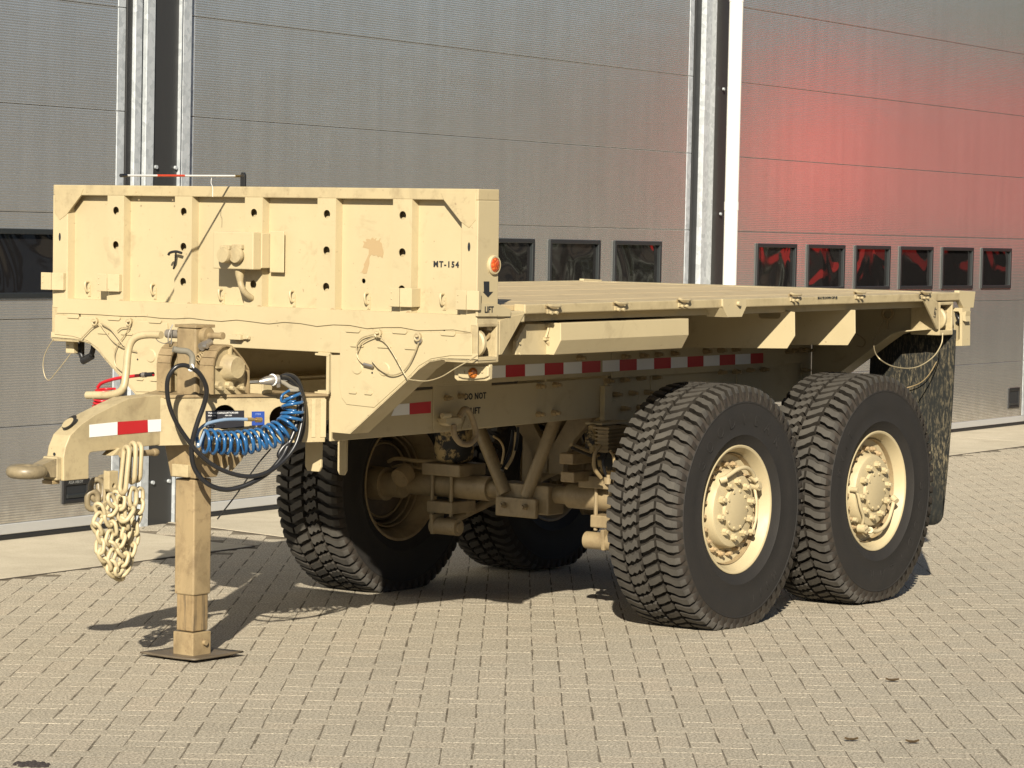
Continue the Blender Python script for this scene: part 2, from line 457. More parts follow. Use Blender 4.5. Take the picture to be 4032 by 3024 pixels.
for q, (u, v, P, rot) in enumerate(stones):
    ang = BAZ + (math.pi / 2 if rot else 0) + rb.gauss(0, .008)
    tx, ty, dz = rb.gauss(0, .0010), rb.gauss(0, .0010), max(-.0003, rb.gauss(.0, .0003))
    px, py = rb.gauss(0, .0012), rb.gauss(0, .0012)
    # A2 runs clockwise from A1, so the second family lies along A2
    M3 = Matrix.Rotation(ang, 3, 'Z') @ Matrix.Rotation(tx, 3, 'X') @ Matrix.Rotation(ty, 3, 'Y')
    L = P + Vector((px, py, dz))
    if q in single:
        o = bpy.data.objects.new('paving_brick', bmesh_me); COL.objects.link(o); o.parent = ground
        o.matrix_world = Matrix.Translation(L) @ M3.to_4x4()
    else:
        big.add([M3 @ Vector(w) + L for w in BV], BF); tints += [rb.random()] * len(BV)
bo = big.build('paving_bricks', BRICK, ground); bo['kind'] = 'stuff'
at = bo.data.attributes.new('tint', 'FLOAT', 'POINT'); at.data.foreach_set('value', tints)

# ------------------------------------------------------------------ the hall with its overhead doors
hall = empty('industrial_hall', WP(4.282, 0, 0), None, (0, 0, YAW))
tag(hall, 'long industrial hall with silver overhead doors and dark cladding behind the trailer', 'building')
T0 = 4.282                                    # hall coordinates: x along the front from T0, y into the building, z up
Z0, PH = .039, .6179
def wbox(m, t0, t1, o0, o1, z0, z1): return m.box((t0 - T0, o0, z0), (t1 - T0, o1, z1))
def door(t0, t1, wins, handle):
    d = empty('overhead_door', (t0 - T0, 0, 0), hall)
    m = MB().box((.0, .045, 0), (t1 - t0, .06, 5.1)); m.build('door_backing', SEAM, d)
    for k in range(-3, 5):
        z0 = Z0 + (k + 3) * PH; z1 = z0 + PH - .0035
        if k == -3: z0 = .10
        if k == -1:                            # the glazed section has real openings
            outer = [(.075, z0), (t1 - t0 - .075, z0), (t1 - t0 - .075, z1), (.075, z1)]
            hs = [[(a - t0, 1.40), (b - t0, 1.40), (b - t0, 1.79), (a - t0, 1.79)] for a, b in wins]
            m = MB().slab([(x, .0, z) for x, z in outer], (0, .042, 0), [[(x, .0, z) for x, z in h] for h in hs])
        else:
            m = MB().box((.075, 0, z0), (t1 - t0 - .075, .042, z1))
        m.build('door_section', DOOR, d, bevel=.0025, seg=1)
        for a, b in ((.0, .073), (t1 - t0 - .073, t1 - t0)): MB().box((a, -.003, z0), (b, .042, z1)).build('end_cap', GALV, d, bevel=.003, seg=1)
    MB().box((0, -.006, .037), (t1 - t0, .04, .098)).build('bottom_profile', DOORB, d, bevel=.004, seg=1)
    MB().box((0, -.004, -.01), (t1 - t0, .05, .036)).build('bottom_seal', GASKET, d, bevel=.008)
    for a, b in wins:
        a -= t0; b -= t0; w = .032
        f = MB().slab([(a, -.016, 1.395), (b, -.016, 1.395), (b, -.016, 1.795), (a, -.016, 1.795)], (0, .03, 0),
                      [[(a + w, -.016, 1.395 + w), (b - w, -.016, 1.395 + w), (b - w, -.016, 1.795 - w), (a + w, -.016, 1.795 - w)]])
        f.build('window_frame', WFRAME, d, bevel=.004, seg=2)
        nx, nz = 24, 12
        pv = [(a + w + (b - a - 2 * w) * i / nx, .010 + .0, 1.395 + w + (.4 - 2 * w) * j / nz) for j in range(nz + 1) for i in range(nx + 1)]
        pf = [(j * (nx + 1) + i, j * (nx + 1) + i + 1, (j + 1) * (nx + 1) + i + 1, (j + 1) * (nx + 1) + i) for j in range(nz) for i in range(nx)]
        MB().add(pv, pf).build('window_pane', PANE, d, smooth=180)
    if handle:
        a, b, z0, z1 = handle; a -= t0; b -= t0
        MB().slab([(a, -.012, z0), (b, -.012, z0), (b, -.012, z1), (a, -.012, z1)], (0, .02, 0),
                  [[(a + .025, -.012, z0 + .025), (b - .025, -.012, z0 + .025), (b - .025, -.012, z1 - .035), (a + .025, -.012, z1 - .035)]]).build('pull_handle', BLACKP, d, bevel=.004)
        MB().box((a + .02, -.004, z0 + .02), (b - .02, -.0008, z1 - .03)).build('handle_recess', INK, d)
        MB().box((a + .035, -.010, z0 + .03), (b - .03, -.002, z0 + .055)).build('handle_bar', WFRAME, d, bevel=.004)
        return d, (a, b, z1)
    return d, None
DOORB = mat('door_bottom_profile', (.5, .5, .49), .4, .35)
def wins(first): return [(first + i * .9745, first + i * .9745 + .757) for i in range(6)]
d1, hh = door(-2.918, 3.682, wins(-2.425), (3.156, 3.396, .180, .322))
text('handle_lettering', 'ASSA ABLOY', .026, mat('moulded_grey_print', (.20, .20, .19), .5), d1, ((hh[0] + hh[1]) / 2 - .01, -.012, hh[2] - .017), (1, 0, 0), (0, 0, 1), xs=.9)
d2, _ = door(4.282, 10.88, wins(4.775), None)
d3, _ = door(11.60, 18.20, wins(12.075), (17.748, 18.034, .183, .391))
HB = 6.2
def wall_part(name, t0, t1, o0, o1, z0, z1, m, bev=.003): return wbox(MB(), t0, t1, o0, o1, z0, z1).build(name, m, hall, bevel=bev, seg=1)
for (a, b) in ((3.682, 3.735), (10.885, 10.985)): wall_part('side_seal', a, b, -.012, .06, -.005, 5.0, GASKET)
wall_part('guide_rail', 3.735, 3.800, -.035, .05, -.005, 5.0, GALV)
wall_part('rail_gap', 3.800, 3.832, .01, .05, -.005, 5.0, CLAD)
wall_part('guide_rail', 3.832, 3.912, -.045, .05, -.005, 5.0, GALV)
wall_part('pillar_cladding', 3.912, 4.160, -.030, .05, -.005, 5.0, CLAD)
wall_part('cladding_edge', 4.160, 4.170, -.050, .05, -.005, 5.0, GALV, .001)
wall_part('rail_gap', 4.170, 4.192, .012, .05, -.005, 5.0, CLAD)
wall_part('guide_rail', 4.192, 4.276, -.040, .05, -.005, 5.0, GALV)
wall_part('guide_rail', 10.985, 11.085, -.055, .05, -.005, 5.0, GALV)
wall_part('guide_rail', 11.088, 11.235, -.020, .05, -.005, 5.0, GALV)
wall_part('pillar_cladding', 11.238, 11.597, -.018, .05, -.005, 5.0, CLAD)
wall_part('end_pillar', 18.205, 19.3, -.02, .05, -.005, 5.0, CLAD)
wall_part('end_pillar', -3.4, -2.923, -.02, .05, -.005, 5.0, CLAD)
wall_part('fascia', -3.4, 19.3, -.06, .05, 5.0, HB, CLAD)
wall_part('hall_body', -3.4, 19.3, .062, 14., 0, HB - .02, CLAD)
for t, z in ((3.960, .262), (4.118, .262), (3.945, 2.185), (4.137, 2.187), (11.345, 2.03), (11.345, 3.05)):
    MB().cyl((t - T0, -.030 - .002, z), (t - T0, -.046, z), .012, 10).build('screw_cap', GALV, hall, smooth=40)
pp = MB(); pp.cyl((11.385 - T0, -.115, .02), (11.385 - T0, -.115, 5.6), .0575, 28)
dp = pp.build('drainpipe', PIPE, hall, smooth=40)
for z in (.6, 2.06, 3.76): MB().cyl((11.385 - T0, -.115, z), (11.385 - T0, -.115, z + .07), .0605, 28).build('pipe_coupling', PIPE, dp, smooth=40)

# ------------------------------------------------------------------ across the yard: unseen lorry, hall and trees put in for the door reflections
LRED = mat('lorry_red', (.58, .032, .027), .4); TYRE0 = mat('lorry_tyre', (.02, .02, .02), .8)
lorry = empty('red_lorry', (22, 2.68, 0), None, (0, 0, R_(45))); tag(lorry, 'red box lorry put in across the yard for the red reflection in the rightmost door', 'lorry')
MB().box((0, -2.6, 1.68), (8., 0, 3.9)).build('cargo_box', LRED, lorry, bevel=.03)
MB().hexa([(8.2, -2.5, .6), (10.2, -2.5, .6), (10.2, -.1, .6), (8.2, -.1, .6), (8.2, -2.46, 3.1), (9.8, -2.46, 3.1), (9.8, -.14, 3.1), (8.2, -.14, 3.1)]).build('cab', LRED, lorry, bevel=.06)
MB().box((.1, -2., .85), (8.3, -.6, 1.67)).build('chassis', DARKST, lorry)
MB().slab([(10.12, -2.3, 1.9), (10.12, -.3, 1.9), (9.86, -.35, 3.0), (9.86, -2.25, 3.0)], (.04, 0, .01)).build('windscreen', PANE, lorry)
for x in (1.2, 2.5, 9.1):
    for y in (-.32, -2.58): MB().rev([(0, .2), (0, .42), (.03, .5), (.27, .5), (.3, .42), (.3, .2)], (x, y, .5), 24, cap=True).build('wheel', TYRE0, lorry, smooth=40)
BARK = mat('bark', (.09, .065, .045), .9); LEAFM = mat('tree_leaves', (.045, .06, .022), .8)
OHW = mat('opposite_wall_panel', (.80, .77, .72), .7); OHR = mat('opposite_dark_base', (.08, .075, .07), .7)
oh = empty('reflection_hall', (0, -34, 0)); tag(oh, 'pale hall added out of view to lighten the left and middle doors by reflection', 'building')  # added out of view; its pale walls lighten the doors
MB().box((-45, -12, .3), (70, 0, 10.5)).build('wall', OHW, oh); MB().box((-45, -12, 0), (70, .02, .3)).build('plinth', OHR, oh); MB().box((-45.3, -12.3, 10.5), (70.3, .3, 10.9)).build('roof_edge', OHR, oh)
for k in range(11): MB().box((-40 + k * 10, .0, 0), (-35.5 + k * 10, .05, 4.6)).build('door', OHR, oh)
rt_ = random.Random(11)
for k in range(7):
    x, y = 40 + rt_.uniform(-2, 2), -16 + k * 3.6
    tr = empty('reflection_tree', (x, y, 0)); tag(tr, 'dark leafy tree put in beyond the red lorry for the door reflections', 'tree', 'trees put in beyond the red lorry')
    h = rt_.uniform(7, 9.5)
    MB().tube([(0, 0, 0), (.1, .05, h * .4), (0, .1, h * .75)], .2, 8, rr=[.26, .2, .06]).build('trunk', BARK, tr, smooth=60)
    cr = MB()
    for _ in range(1500):
        th, ph = rt_.uniform(0, 6.28), math.acos(rt_.uniform(-1, 1)); r = rt_.uniform(.35, 1.) ** .6
        c = Vector((2.1 * r * math.sin(ph) * math.cos(th), 2.1 * r * math.sin(ph) * math.sin(th), h * .56 + h * .44 * r * math.cos(ph)))
        s1 = Vector((rt_.gauss(0, 1), rt_.gauss(0, 1), rt_.gauss(0, 1))).normalized(); s2 = s1.orthogonal().normalized(); q = rt_.uniform(.14, .3)
        cr.add([c - s1 * q, c + s2 * q * .6, c + s1 * q, c - s2 * q * .6], [(0, 1, 2, 3)])
    cr.build('crown', LEAFM, tr)

# ------------------------------------------------------------------ the trailer (its own frame: x to the rear, y to the far side, z up)
TR = empty('flatbed_trailer', (0, 0, 0), None, (0, TILT, 0))
tag(TR, 'sand-coloured military flatbed trailer with headboard and four large off-road tyres', 'trailer')
WID, ZT, ZD, ZB, LEN = 2.44, 2.003, 1.525, 1.30, 4.20
MID = WID / 2
def mir(p): return Vector((p[0], WID - p[1], p[2]))
def poly_x(px, x): return [U(u, v, x=x) for u, v in px]
def poly_y(px, y): return [U(u, v, y=y) for u, v in px]

# --- headboard
HBD = empty('headboard', (0, 0, 0), TR)
XP = .042                                      # depth of the sheet between the ribs
ribY = [MID + .412 * k for k in (-2, -1, 0, 1, 2)]
holeZ = (1.889, 1.734, 1.579)
ZPB = 1.484
holes = [circle((XP, y + (.006 if False else 0), z), .0185, 'x', 18) for y in ribY for z in holeZ]
extra = [circle((XP, .635, 1.609), .011, 'x', 12)]
MB().slab([(XP, .04, ZPB - .02), (XP, WID - .04, ZPB - .02), (XP, WID - .04, 1.975), (XP, .04, 1.975)], (.004, 0, 0), holes + extra).build('front_sheet', TAN, HBD)
MB().box((.100, .02, 1.42), (.140, WID - .02, 1.99)).build('rear_sheet', TAN, HBD)
m = MB().box((0, 0.001, 1.956), (.145, WID - .001, ZT)); m.build('top_rail', TAN2, HBD, bevel=.004)
for side in (0, 1):
    f = (lambda p: mir(p)) if side else (lambda p: Vector(p))
    prof = [(0, 0, 1.44), (.145, 0, 1.44), (.145, .06, 1.44), (XP + .002, .100, 1.44), (0, .094, 1.44)]
    if not side: prof = [(0, 0, 1.44), (.145, 0, 1.44), (.145, .06, 1.44), (XP + .002, .100, 1.44), (0, .086, 1.44)]
    MB().slab([f(p) for p in prof], (0, 0, 1.956 - 1.44)).build('end_post', TAN, HBD, bevel=.0035)
    g = [(-.003, .004, 1.998), (-.003, .20, 1.957), (-.003, .175, 1.957), (-.003, .088, 1.865), (-.003, .04, 1.84), (-.003, .004, 1.85)]
    MB().slab([f((-.0025, .012, 1.985)), f((-.0025, .195, 1.985)), f((-.0025, .178, 1.955)), f((-.0025, .090, 1.868)), f((-.0025, .045, 1.842)), f((-.0025, .012, 1.875))], (.012, 0, 0)).build('corner_gusset', TAN2, HBD, bevel=.002)
    MB().slab(circle(f((-.0008, .045, 1.765)), .007, 'x', 12, .019), (.0006, 0, 0)).build('slot', INK, HBD)
for y in ribY:
    # hat section rib: flat crown with three holes, flanks sloping back to the sheet
    a, b = y + .052, y - .050
    z0, z1 = ZPB - .015, 1.957
    m = MB()
    m.slab([(0.001, a, z0), (0.001, b, z0), (0.001, b, z1), (0.001, a, z1)], (.004, 0, 0), [circle((0.001, y, z), .0185, 'x', 20) for z in holeZ])
    for (p, q) in ((b, b - .003), (a, a + .003)):
        m.slab([(.001, p, z0), (XP, q, z0), (XP, q, z1), (.001, p, z1)], (.004, .0, 0))
    m.build('rib', TAN, HBD)
    MB().slab(circle((-.0006, b + .012, ZPB - .005), .014, 'x', 14, .012), (.0006, 0, 0)).build('drain_hole', RUSTB, HBD)
# patch of bare primer, traced on the sheet
zb = lambda x, y: (1050 + x / 2.212, 640 + y / 2.212)
pp_ = [(835, 740), (850, 705), (838, 685), (870, 690), (862, 668), (890, 665), (905, 672), (918, 652), (940, 668), (955, 655), (950, 680), (975, 678), (990, 658), (985, 690), (1000, 700), (1008, 740), (1018, 780), (1010, 832), (985, 815), (970, 825), (955, 805), (930, 812), (915, 800), (900, 815), (893, 830), (893, 880), (870, 965), (845, 970), (826, 955), (850, 905), (845, 890), (870, 840), (888, 800), (890, 755), (868, 745)]
MB().slab([U(*zb(x, y), x=XP - .0012) for x, y in pp_], (.001, 0, 0)).build('primer_patch', PATCH, HBD, label='bare patch where a stencil has been scraped off')
# folded stake brackets and rope hooks
za = lambda x, y: (150 + x / 2.212, 640 + y / 2.212)
for (l, r, t, b) in ((161, 240, 1072, 1140), (381, 460, 1078, 1146), (1533, 1613, 1133, 1207), (1794, 1877, 1143, 1219)):
    x = -.034
    y1, y0 = U(l, t, x=x).y, U(r, t, x=x).y; zt_, zb_ = U(l, t, x=x).z, U(l, b, x=x).z
    ym = (y0 + y1) / 2 + .002
    m = MB()
    m.slab([(x, y1, zb_), (x, ym, zb_), (x, ym, zt_), (x, y1, zt_)], (.005, 0, 0))
    m.slab([(x + .004, ym, zb_), (x + .014, y0, zb_), (x + .014, y0, zt_), (x + .004, ym, zt_)], (.005, .0, 0))
    m.slab([(x + .015, y0, zb_), (XP if y0 > .05 else -.001, y0 + .002, zb_), (XP if y0 > .05 else -.001, y0 + .002, zt_), (x + .015, y0, zt_)], (0, .005, 0))
    for z in (zt_ - .018, zt_ - .045): m.cyl((x, y1 - .012, z), (x - .003, y1 - .012, z), .004, 8)
    m.build('stake_bracket', TAN, HBD, bevel=.0015, seg=1)
for (u, v) in ((352, 1128), (611, 1139), (878, 1159), (1158, 1166), (1452, 1175), (1750, 1178)):
    p = U(u, v, x=XP)
    m = MB()
    m.tube(spline([p + Vector((-.002, .004, .022)), p + Vector((-.022, .004, .020)), p + Vector((-.025, .003, 0)), p + Vector((-.016, .002, -.020)), p + Vector((-.004, 0, -.022))], 5), .0055, 7)
    m.box(tuple(p + Vector((-.004, -.010, -.045))), tuple(p + Vector((0, .006, .008))))
    for z in (-.005, -.02, -.038): m.cyl(p + Vector((-.003, -.004, z)), p + Vector((-.007, -.004, z)), .003, 7)
    m.build('rope_hook', TAN, HBD, smooth=40)
text('lettering', 'MT-154', .034, INK, HBD, U(1757, 1042, x=XP), (0, -1, 0), (0, 0, 1), bold=.0014, space=1.32, xs=.98)
for (u, v) in ((280.5, 747), (535.5, 756.5), (668, 757), (1133, 765), (547, 787), (680, 788)):
    MB().slab(circle(U(u, v, x=-.0008), .0035, 'x', 10), (.0006, 0, 0)).build('rivet_hole', RUSTB, HBD)
# near side face: amber lamp, arrow and LIFT
lc = U(1949, 1043, y=0)
lamp = MB().rev([(.0, .0), (.0, .041), (-.008, .041), (-.012, .037), (-.012, .031)], (lc.x - .012, 0, lc.z), 32).build('marker_lamp', TAN, HBD, smooth=35, label='round orange lamp on the headboard end')
MB().rev([(-.008, .033), (-.013, .029), (-.017, .018), (-.018, .0)], (lc.x - .012, 0, lc.z), 32).build('lens', AMBER2, lamp, smooth=60)
ar = [(1905, 1108), (1927, 1108), (1927, 1149), (1942, 1149), (1922, 1171), (1901, 1149), (1906, 1149)]
MB().slab(poly_y(ar, -.0012), (0, .001, 0)).build('arrow_stencil', INK, HBD)
plt = [(1880, 1194), (1958, 1195), (2013, 1219), (2011, 1246), (1880, 1246)]
MB().slab(poly_y(plt, -.010), (0, .011, 0)).build('lift_plate', TAN, HBD, bevel=.002)
text('lettering', 'LIFT', .036, INK, HBD, U(1925, 1220, y=-.010), (1, 0, 0), (0, 0, 1), bold=.0008, xs=.95)
# --- junction box on the headboard
xj = -.09
A_, B_ = U(839, 911, x=xj), U(996, 1062, x=xj)
jb = MB().box((xj, B_.y, B_.z), (xj + .055, A_.y, A_.z)).build('junction_box', TAN, TR, bevel=.004)
MB().box((xj + .052, B_.y - .004, B_.z + .006), (XP - .001, A_.y - .03, A_.z - .004)).build('box_back', TAN, jb, bevel=.003)
Pf = U(1062, 980, x=.018); 
MB().slab([(.012, B_.y - .006, B_.z - .012), (.012, B_.y - .085, B_.z - .012), (.012, B_.y - .085, A_.z + .006), (.012, B_.y - .006, A_.z + .006)], (.006, 0, 0)).build('box_flange', TAN, jb, bevel=.004)
for (u, v, r, dd) in ((874, 1005, .034, .05), (924, 1004, .036, .03)):
    c = U(u, v, x=xj - dd)
    MB().rev([(0, 0), (0, r * .92), (.008, r), (dd - .012, r), (dd, r * .8)], c, 24, 'x').build('socket_cap', TAN2, jb, smooth=35)
    MB().box((xj - dd * .7, c.y - r * .8, c.z + r * .7), (xj, c.y + r * .8, c.z + r * 1.25)).build('cap_hinge', TAN2, jb, bevel=.004)
zc_ = lambda x, y: (800 + x / 5.184, 880 + y / 5.184)
cp = [U(*zc_(x, y), x=xx) for x, y, xx in ((745, 940, -.055), (745, 1040, -.055), (755, 1180, -.055), (800, 1330, -.05), (890, 1450, -.03), (990, 1520, 0), (1040, 1540, .04))]
MB().tube(spline(cp, 6), .0135, 12, rr=None).build('conduit', TAN2, jb, smooth=50)
MB().tube([cp[0], cp[1], cp[2]], .0175, 12, rr=[.022, .020, .014]).build('conduit_collar', TAN2, jb, smooth=50)
# --- measuring stick lashed to the top
st = empty('marker_stick', (0, 0, 0), TR); st['label'] = 'red and white stick in a black clamp on the headboard'
P0 = Vector((.03, U(940, 693, x=.03).y, U(940, 693, x=.03).z))
sd = UPL(497, 690, (P0.x - .30, P0.y, P0.z), (.55, -.4, 0)) - P0
sd = U(497, 691, x=-.80) - P0
stick = lambda a, b, mt, nm, r=.0045: MB().cyl(P0 + sd * a, P0 + sd * b, r, 10).build(nm, mt, st, smooth=40)
stick(.0, .50, WHITE, 'white_rod'); stick(.5, .74, mat('red_rod', (.62, .06, .02), .4), 'red_rod', .0052); stick(.74, 1., WHITE, 'white_rod')
stick(1., 1.045, BLACKP, 'black_tip', .008); stick(-.03, .04, BRASS, 'ferrule', .006)
bx = P0 + Vector((.004, -.018, 0))
MB().slab([(bx.x, bx.y - .013, ZT), (bx.x, bx.y + .013, ZT), (bx.x, bx.y + .013, bx.z + .004), (bx.x, bx.y + .007, bx.z + .016), (bx.x, bx.y - .007, bx.z + .016), (bx.x, bx.y - .013, bx.z + .004)], (.012, 0, 0)).build('clamp', BLACKP, st, bevel=.002)
q = P0 + sd * .25
MB().tube(spline([q, q + Vector((0, .004, -.03)), q + Vector((.006, 0, -.05)), q + Vector((.01, .003, -.09))], 4), .0012, 5).build('tie_string', WHITE, st)
# black T shaped hook hanging from its own bent wire in front of the sheet
zz = lambda x, y: (150 + x / 2.212, 640 + y / 2.212)
hp = [U(*zz(x, y), x=xx) for x, y, xx in ((1135, 805, -.03), (1150, 785, -.03), (1200, 775, -.03), (1250, 788, -.03))]
MB().tube(spline(hp, 5), .006, 8).tube([U(*zz(1200, 780), x=-.03), U(*zz(1195, 860), x=-.02), U(*zz(1180, 925), x=.0)], .0045, 7).build('bonnet_hook', BLACKP, HBD, smooth=50)

# --- deck
dk = empty('deck', (0, 0, 0), TR)
nb = 9
for i in range(nb):
    y0 = .062 + (WID - .124) * i / nb; y1 = .062 + (WID - .124) * (i + 1) / nb - .003
    MB().box((.146, y0, ZD - .030), (LEN - .05, y1, ZD - .004 + (.0015 if i % 2 else 0))).build('deck_board', DECK, dk, bevel=.003, seg=1)
for y0, y1 in ((0, .06), (WID - .06, WID)):
    MB().box((.336 if y0 == 0 else .146, y0, ZD - .041), (LEN - .0, y1, ZD)).build('side_rail', TAN2, dk, bevel=.005)
MB().box((.146, .002, ZD - .075), (.338, .06, ZD - .028)).build('side_rail', TAN, dk, bevel=.005)
MB().box((LEN - .05, .061, ZD - .10), (LEN, WID - .061, ZD - .001)).build('rear_rail', TAN2, dk, bevel=.004)
MB().box((.147, .063, ZD - .075), (LEN - .06, WID - .063, ZD - .034)).build('deck_pan', TAN, dk)
for (u, v) in ((2175, 1219), (2440, 1207), (2690, 1194), (3128, 1172), (3382, 1163), (3642, 1163)):
    p = U(u, v, y=-.004)
    m = MB().box((p.x - .035, -.006, p.z - .016), (p.x + .04, .004, p.z + .002))
    m.tube(spline([p + Vector((-.05, -.008, .022)), p + Vector((-.03, -.016, .016)), p + Vector((.03, -.016, .014)), p + Vector((.045, -.006, .016))], 4), .006, 7)
    for dx in (-.018, .02): m.cyl(p + Vector((dx, -.002, -.012)), p + Vector((dx, -.014, -.014)), .007, 8)
    m.build('lashing_hook', TAN2, dk, smooth=40)
    MB().slab([(p.x - .05, -.0015, p.z + .006), (p.x + .04, -.0015, p.z + .004), (p.x + .04, -.0015, p.z + .016), (p.x - .05, -.0015, p.z + .02)], (0, .001, 0)).build('hook_slot', BOLT, dk)
lg = [(2846, 1177), (2938, 1175), (2941, 1206), (2922, 1248), (2866, 1249), (2847, 1206)]
MB().slab(poly_y(lg, -.012), (0, .012, 0)).build('hinge_lug', TAN, dk, bevel=.003)
p = U(2905, 1195, y=-.014); MB().cyl(p, p + Vector((0, -.014, 0)), .011, 14).build('lug_button', TAN, dk, smooth=35)
MB().slab([U(2846, 1212, y=-.012), U(2866, 1249, y=-.012), U(2849, 1249, y=-.012) + Vector((0, .09, 0)), U(2830, 1212, y=-.012) + Vector((0, .09, 0))], (.004, 0, 0)).build('lug_web', TAN, dk)
text('lettering', '5K-G TIE DOWN CAP (8)', .017, INK, dk, U(3258, 1173, y=-.0005), (1, 0, 0), (0, 0, 1), bold=.0004)
text('lettering', 'G', .035, INK, dk, U(3622, 1168, y=-.0005), (1, 0, 0), (0, 0, 1), bold=.0005)
# rear bumper lug
rb_ = [(3777, 1144), (3842, 1148), (3834, 1212), (3795, 1212), (3775, 1172)]
MB().slab(poly_y(rb_, .004), (0, .03, 0)).build('tail_lug', TAN, dk, bevel=.003)
MB().slab([mir(q) for q in poly_y(rb_, .004)], (0, -.03, 0)).build('tail_lug', TAN, dk, bevel=.003)
MB().box((LEN + .001, .035, ZD - .05), (LEN + .20, WID - .035, ZD - .004)).build('tail_board', TAN2, dk, bevel=.004)

# --- front beam with the stamped wings
FB = empty('front_beam', (0, 0, 0), TR)
MB().box((.004, .175, ZB), (.12, WID - .175, 1.4845)).box((.004, .002, 1.455), (.12, .174, 1.4845)).box((.004, WID - .174, 1.455), (.12, WID - .002, 1.4845)).build('beam', TAN, FB, bevel=.003)
sm = [(0, .03 + (WID - .06) * i / 26, 1.417 + .0035 * math.sin(i * 1.9) + (.002 if i % 3 else -.003)) for i in range(27)]
MB().slab([(-.002, .03, 1.484), (-.002, WID - .045, 1.484)] + [(-.002, p[1], p[2]) for p in reversed(sm)], (.006, 0, 0)).build('upper_strip', TAN, FB, bevel=.0015, seg=1)
wing = [(1302, 1398), (1302, 1702), (1378, 1709), (1622, 1483), (1648, 1456), (1690, 1426), (1740, 1416), (1880, 1420), (1880, 1392)]
wp = poly_x(wing, -.001)
inner = [(1343, 1303), (1341, 1320), (1339, 1530), (1347, 1566), (1366, 1592), (1475, 1604), (1618, 1476), (1650, 1441), (1700, 1412), (1775, 1400), (1860, 1400), (1860, 1316)]
dp_ = [(1346, 1310)]
for side in (0, 1):
    f = mir if side else (lambda p: Vector(p))
    front = [f(p) for p in wp]
    WG = MB().slab(front, (.006, 0, 0)).build('corner_wing', TAN, FB, bevel=.002)
    MB().slab([f(p + Vector((-.004, 0, 0))) for p in poly_x(inner, -.001)], (.005, 0, 0)).build('stamped_plate', TAN, FB, bevel=.002)
    # return flange along the sloping lower edge
    edge = [f(p) for p in wp[2:8]]
    m = MB()
    for a, b in zip(edge, edge[1:]):
        m.slab([a, b, b + Vector((.125, 0, 0)), a + Vector((.125, 0, 0))], (0, 0, .006))
    m.build('wing_flange', TAN, FB)
    sl_ = [f(U(u, v, x=.0) + Vector((.06, 0, -.004))) for u, v in ((1562, 1538), (1580, 1525), (1573, 1545), (1556, 1560))]
    for (u, v, w, h) in ((1391, 1300, 37, 9), (1575, 1305, 37, 9), (1766, 1313, 36, 9), (1408, 1361, 34, 5), (1515, 1365, 34, 5), (1622, 1371, 33, 5), (1391, 1544, 20, 6), (1452, 1548, 20, 6)):
        c = f(U(u, v, x=-.005)); hw, hh_ = w / 950, h / 950
        pts = []
        for k in range(16):
            a = 2 * math.pi * k / 16
            pts.append(c + Vector((0, (hw - hh_) * (1 if math.cos(a) > 0 else -1) + hh_ * math.cos(a), hh_ * math.sin(a))))
        MB().slab(pts, (-.006, 0, 0)).build('embossed_slot', TAN, FB, bevel=.003)
    for (u, v) in ((1407, 1447), (1513, 1454)):
        MB().rev([(0, .030), (-.005, .026), (-.005, 0)], f(U(u, v, x=-.005)), 24, 'x').build('embossed_ring', TAN, FB, smooth=30)
    MB().slab(circle(f(U(1465, 1468, x=-.0065)), .0045, 'x', 10), (.0008, 0, 0)).build('rivet_hole', INK, FB)
    for (u, v) in ((1497, 1311), (1653, 1324)):
        p = f(U(u, v, x=-.006)); m = MB().tube(circle(p + Vector((-.018, 0, -.004)), .014, 'x', 14), .0045, 7, closed=True); m.cyl(p + Vector((-.02, 0, .008)), p, .012, 12)
        m.build('eye_bolt', TAN2, FB, smooth=50)
# corner castings with their rollers, front pair and rear pair
def casting(x0, x1, z0, z1, y, sgn, xr, nm='corner_casting'):
    w = .016
    o = [(x0, y, z0), (x1, y, z0), (x1, y, z1), (x0, y, z1)]; h = [(x0 + w * .5, y, z0 + w * 1.6), (x1 - w, y, z0 + w * 1.6), (x1 - w, y, z1 - w), (x0 + w * .5, y, z1 - w)]
    c = MB().slab(o, (0, .17 * sgn, 0), [h]).build(nm, TAN2, TR, bevel=.004)
    MB().box((x0 + .006, y + .135 * sgn, z0 + w), (x1 - .006, y + .145 * sgn, z1 - w)).build('casting_back', TAN2, c)
    MB().rev([(-.014, .018), (-.014, .050), (-.008, .058), (.008, .058), (.014, .050), (.014, .018)], (xr, y + .045 * sgn, (z0 + z1) / 2), 28, 'x').build('roller_ring', TAN2, c, smooth=35)
    m = MB()
    for i in range(4): m.cyl((x1 - .05, y + .06 * sgn, z0 + .04 + i * .026), (x1 - .035, y + .05 * sgn, z0 + .044 + i * .026), .008, 7)
    m.cyl((x1 - .03, y + .05 * sgn, (z0 + z1) / 2 + .03), (x1 - .018, y + .05 * sgn, (z0 + z1) / 2 + .03), .022, 10)
    m.build('casting_pin', BOLT, c, smooth=40)
    return c
casting(.002, .150, 1.287, 1.452, -.004, 1, .042)
casting(.002, .150, 1.287, 1.452, WID + .004, -1, .042)
strut = [(2011, 1246), (2067, 1234), (1977, 1396), (1966, 1398), (1968, 1262)]
sy = poly_y(strut, -.002)
MB().slab(sy, (0, .012, 0)).build('rail_gusset', TAN2, TR, bevel=.002)
MB().slab([mir(p) for p in sy], (0, -.012, 0)).build('rail_gusset', TAN2, TR, bevel=.002)
c4 = [(4.0, 0, 0)]
xa, xb = U(3698, 1240, y=0).x, U(3751, 1240, y=0).x
casting(xa, xb, 1.305, 1.478, -.004, 1, xa + .05); casting(xa, xb, 1.305, 1.478, WID + .004, -1, xa + .05)
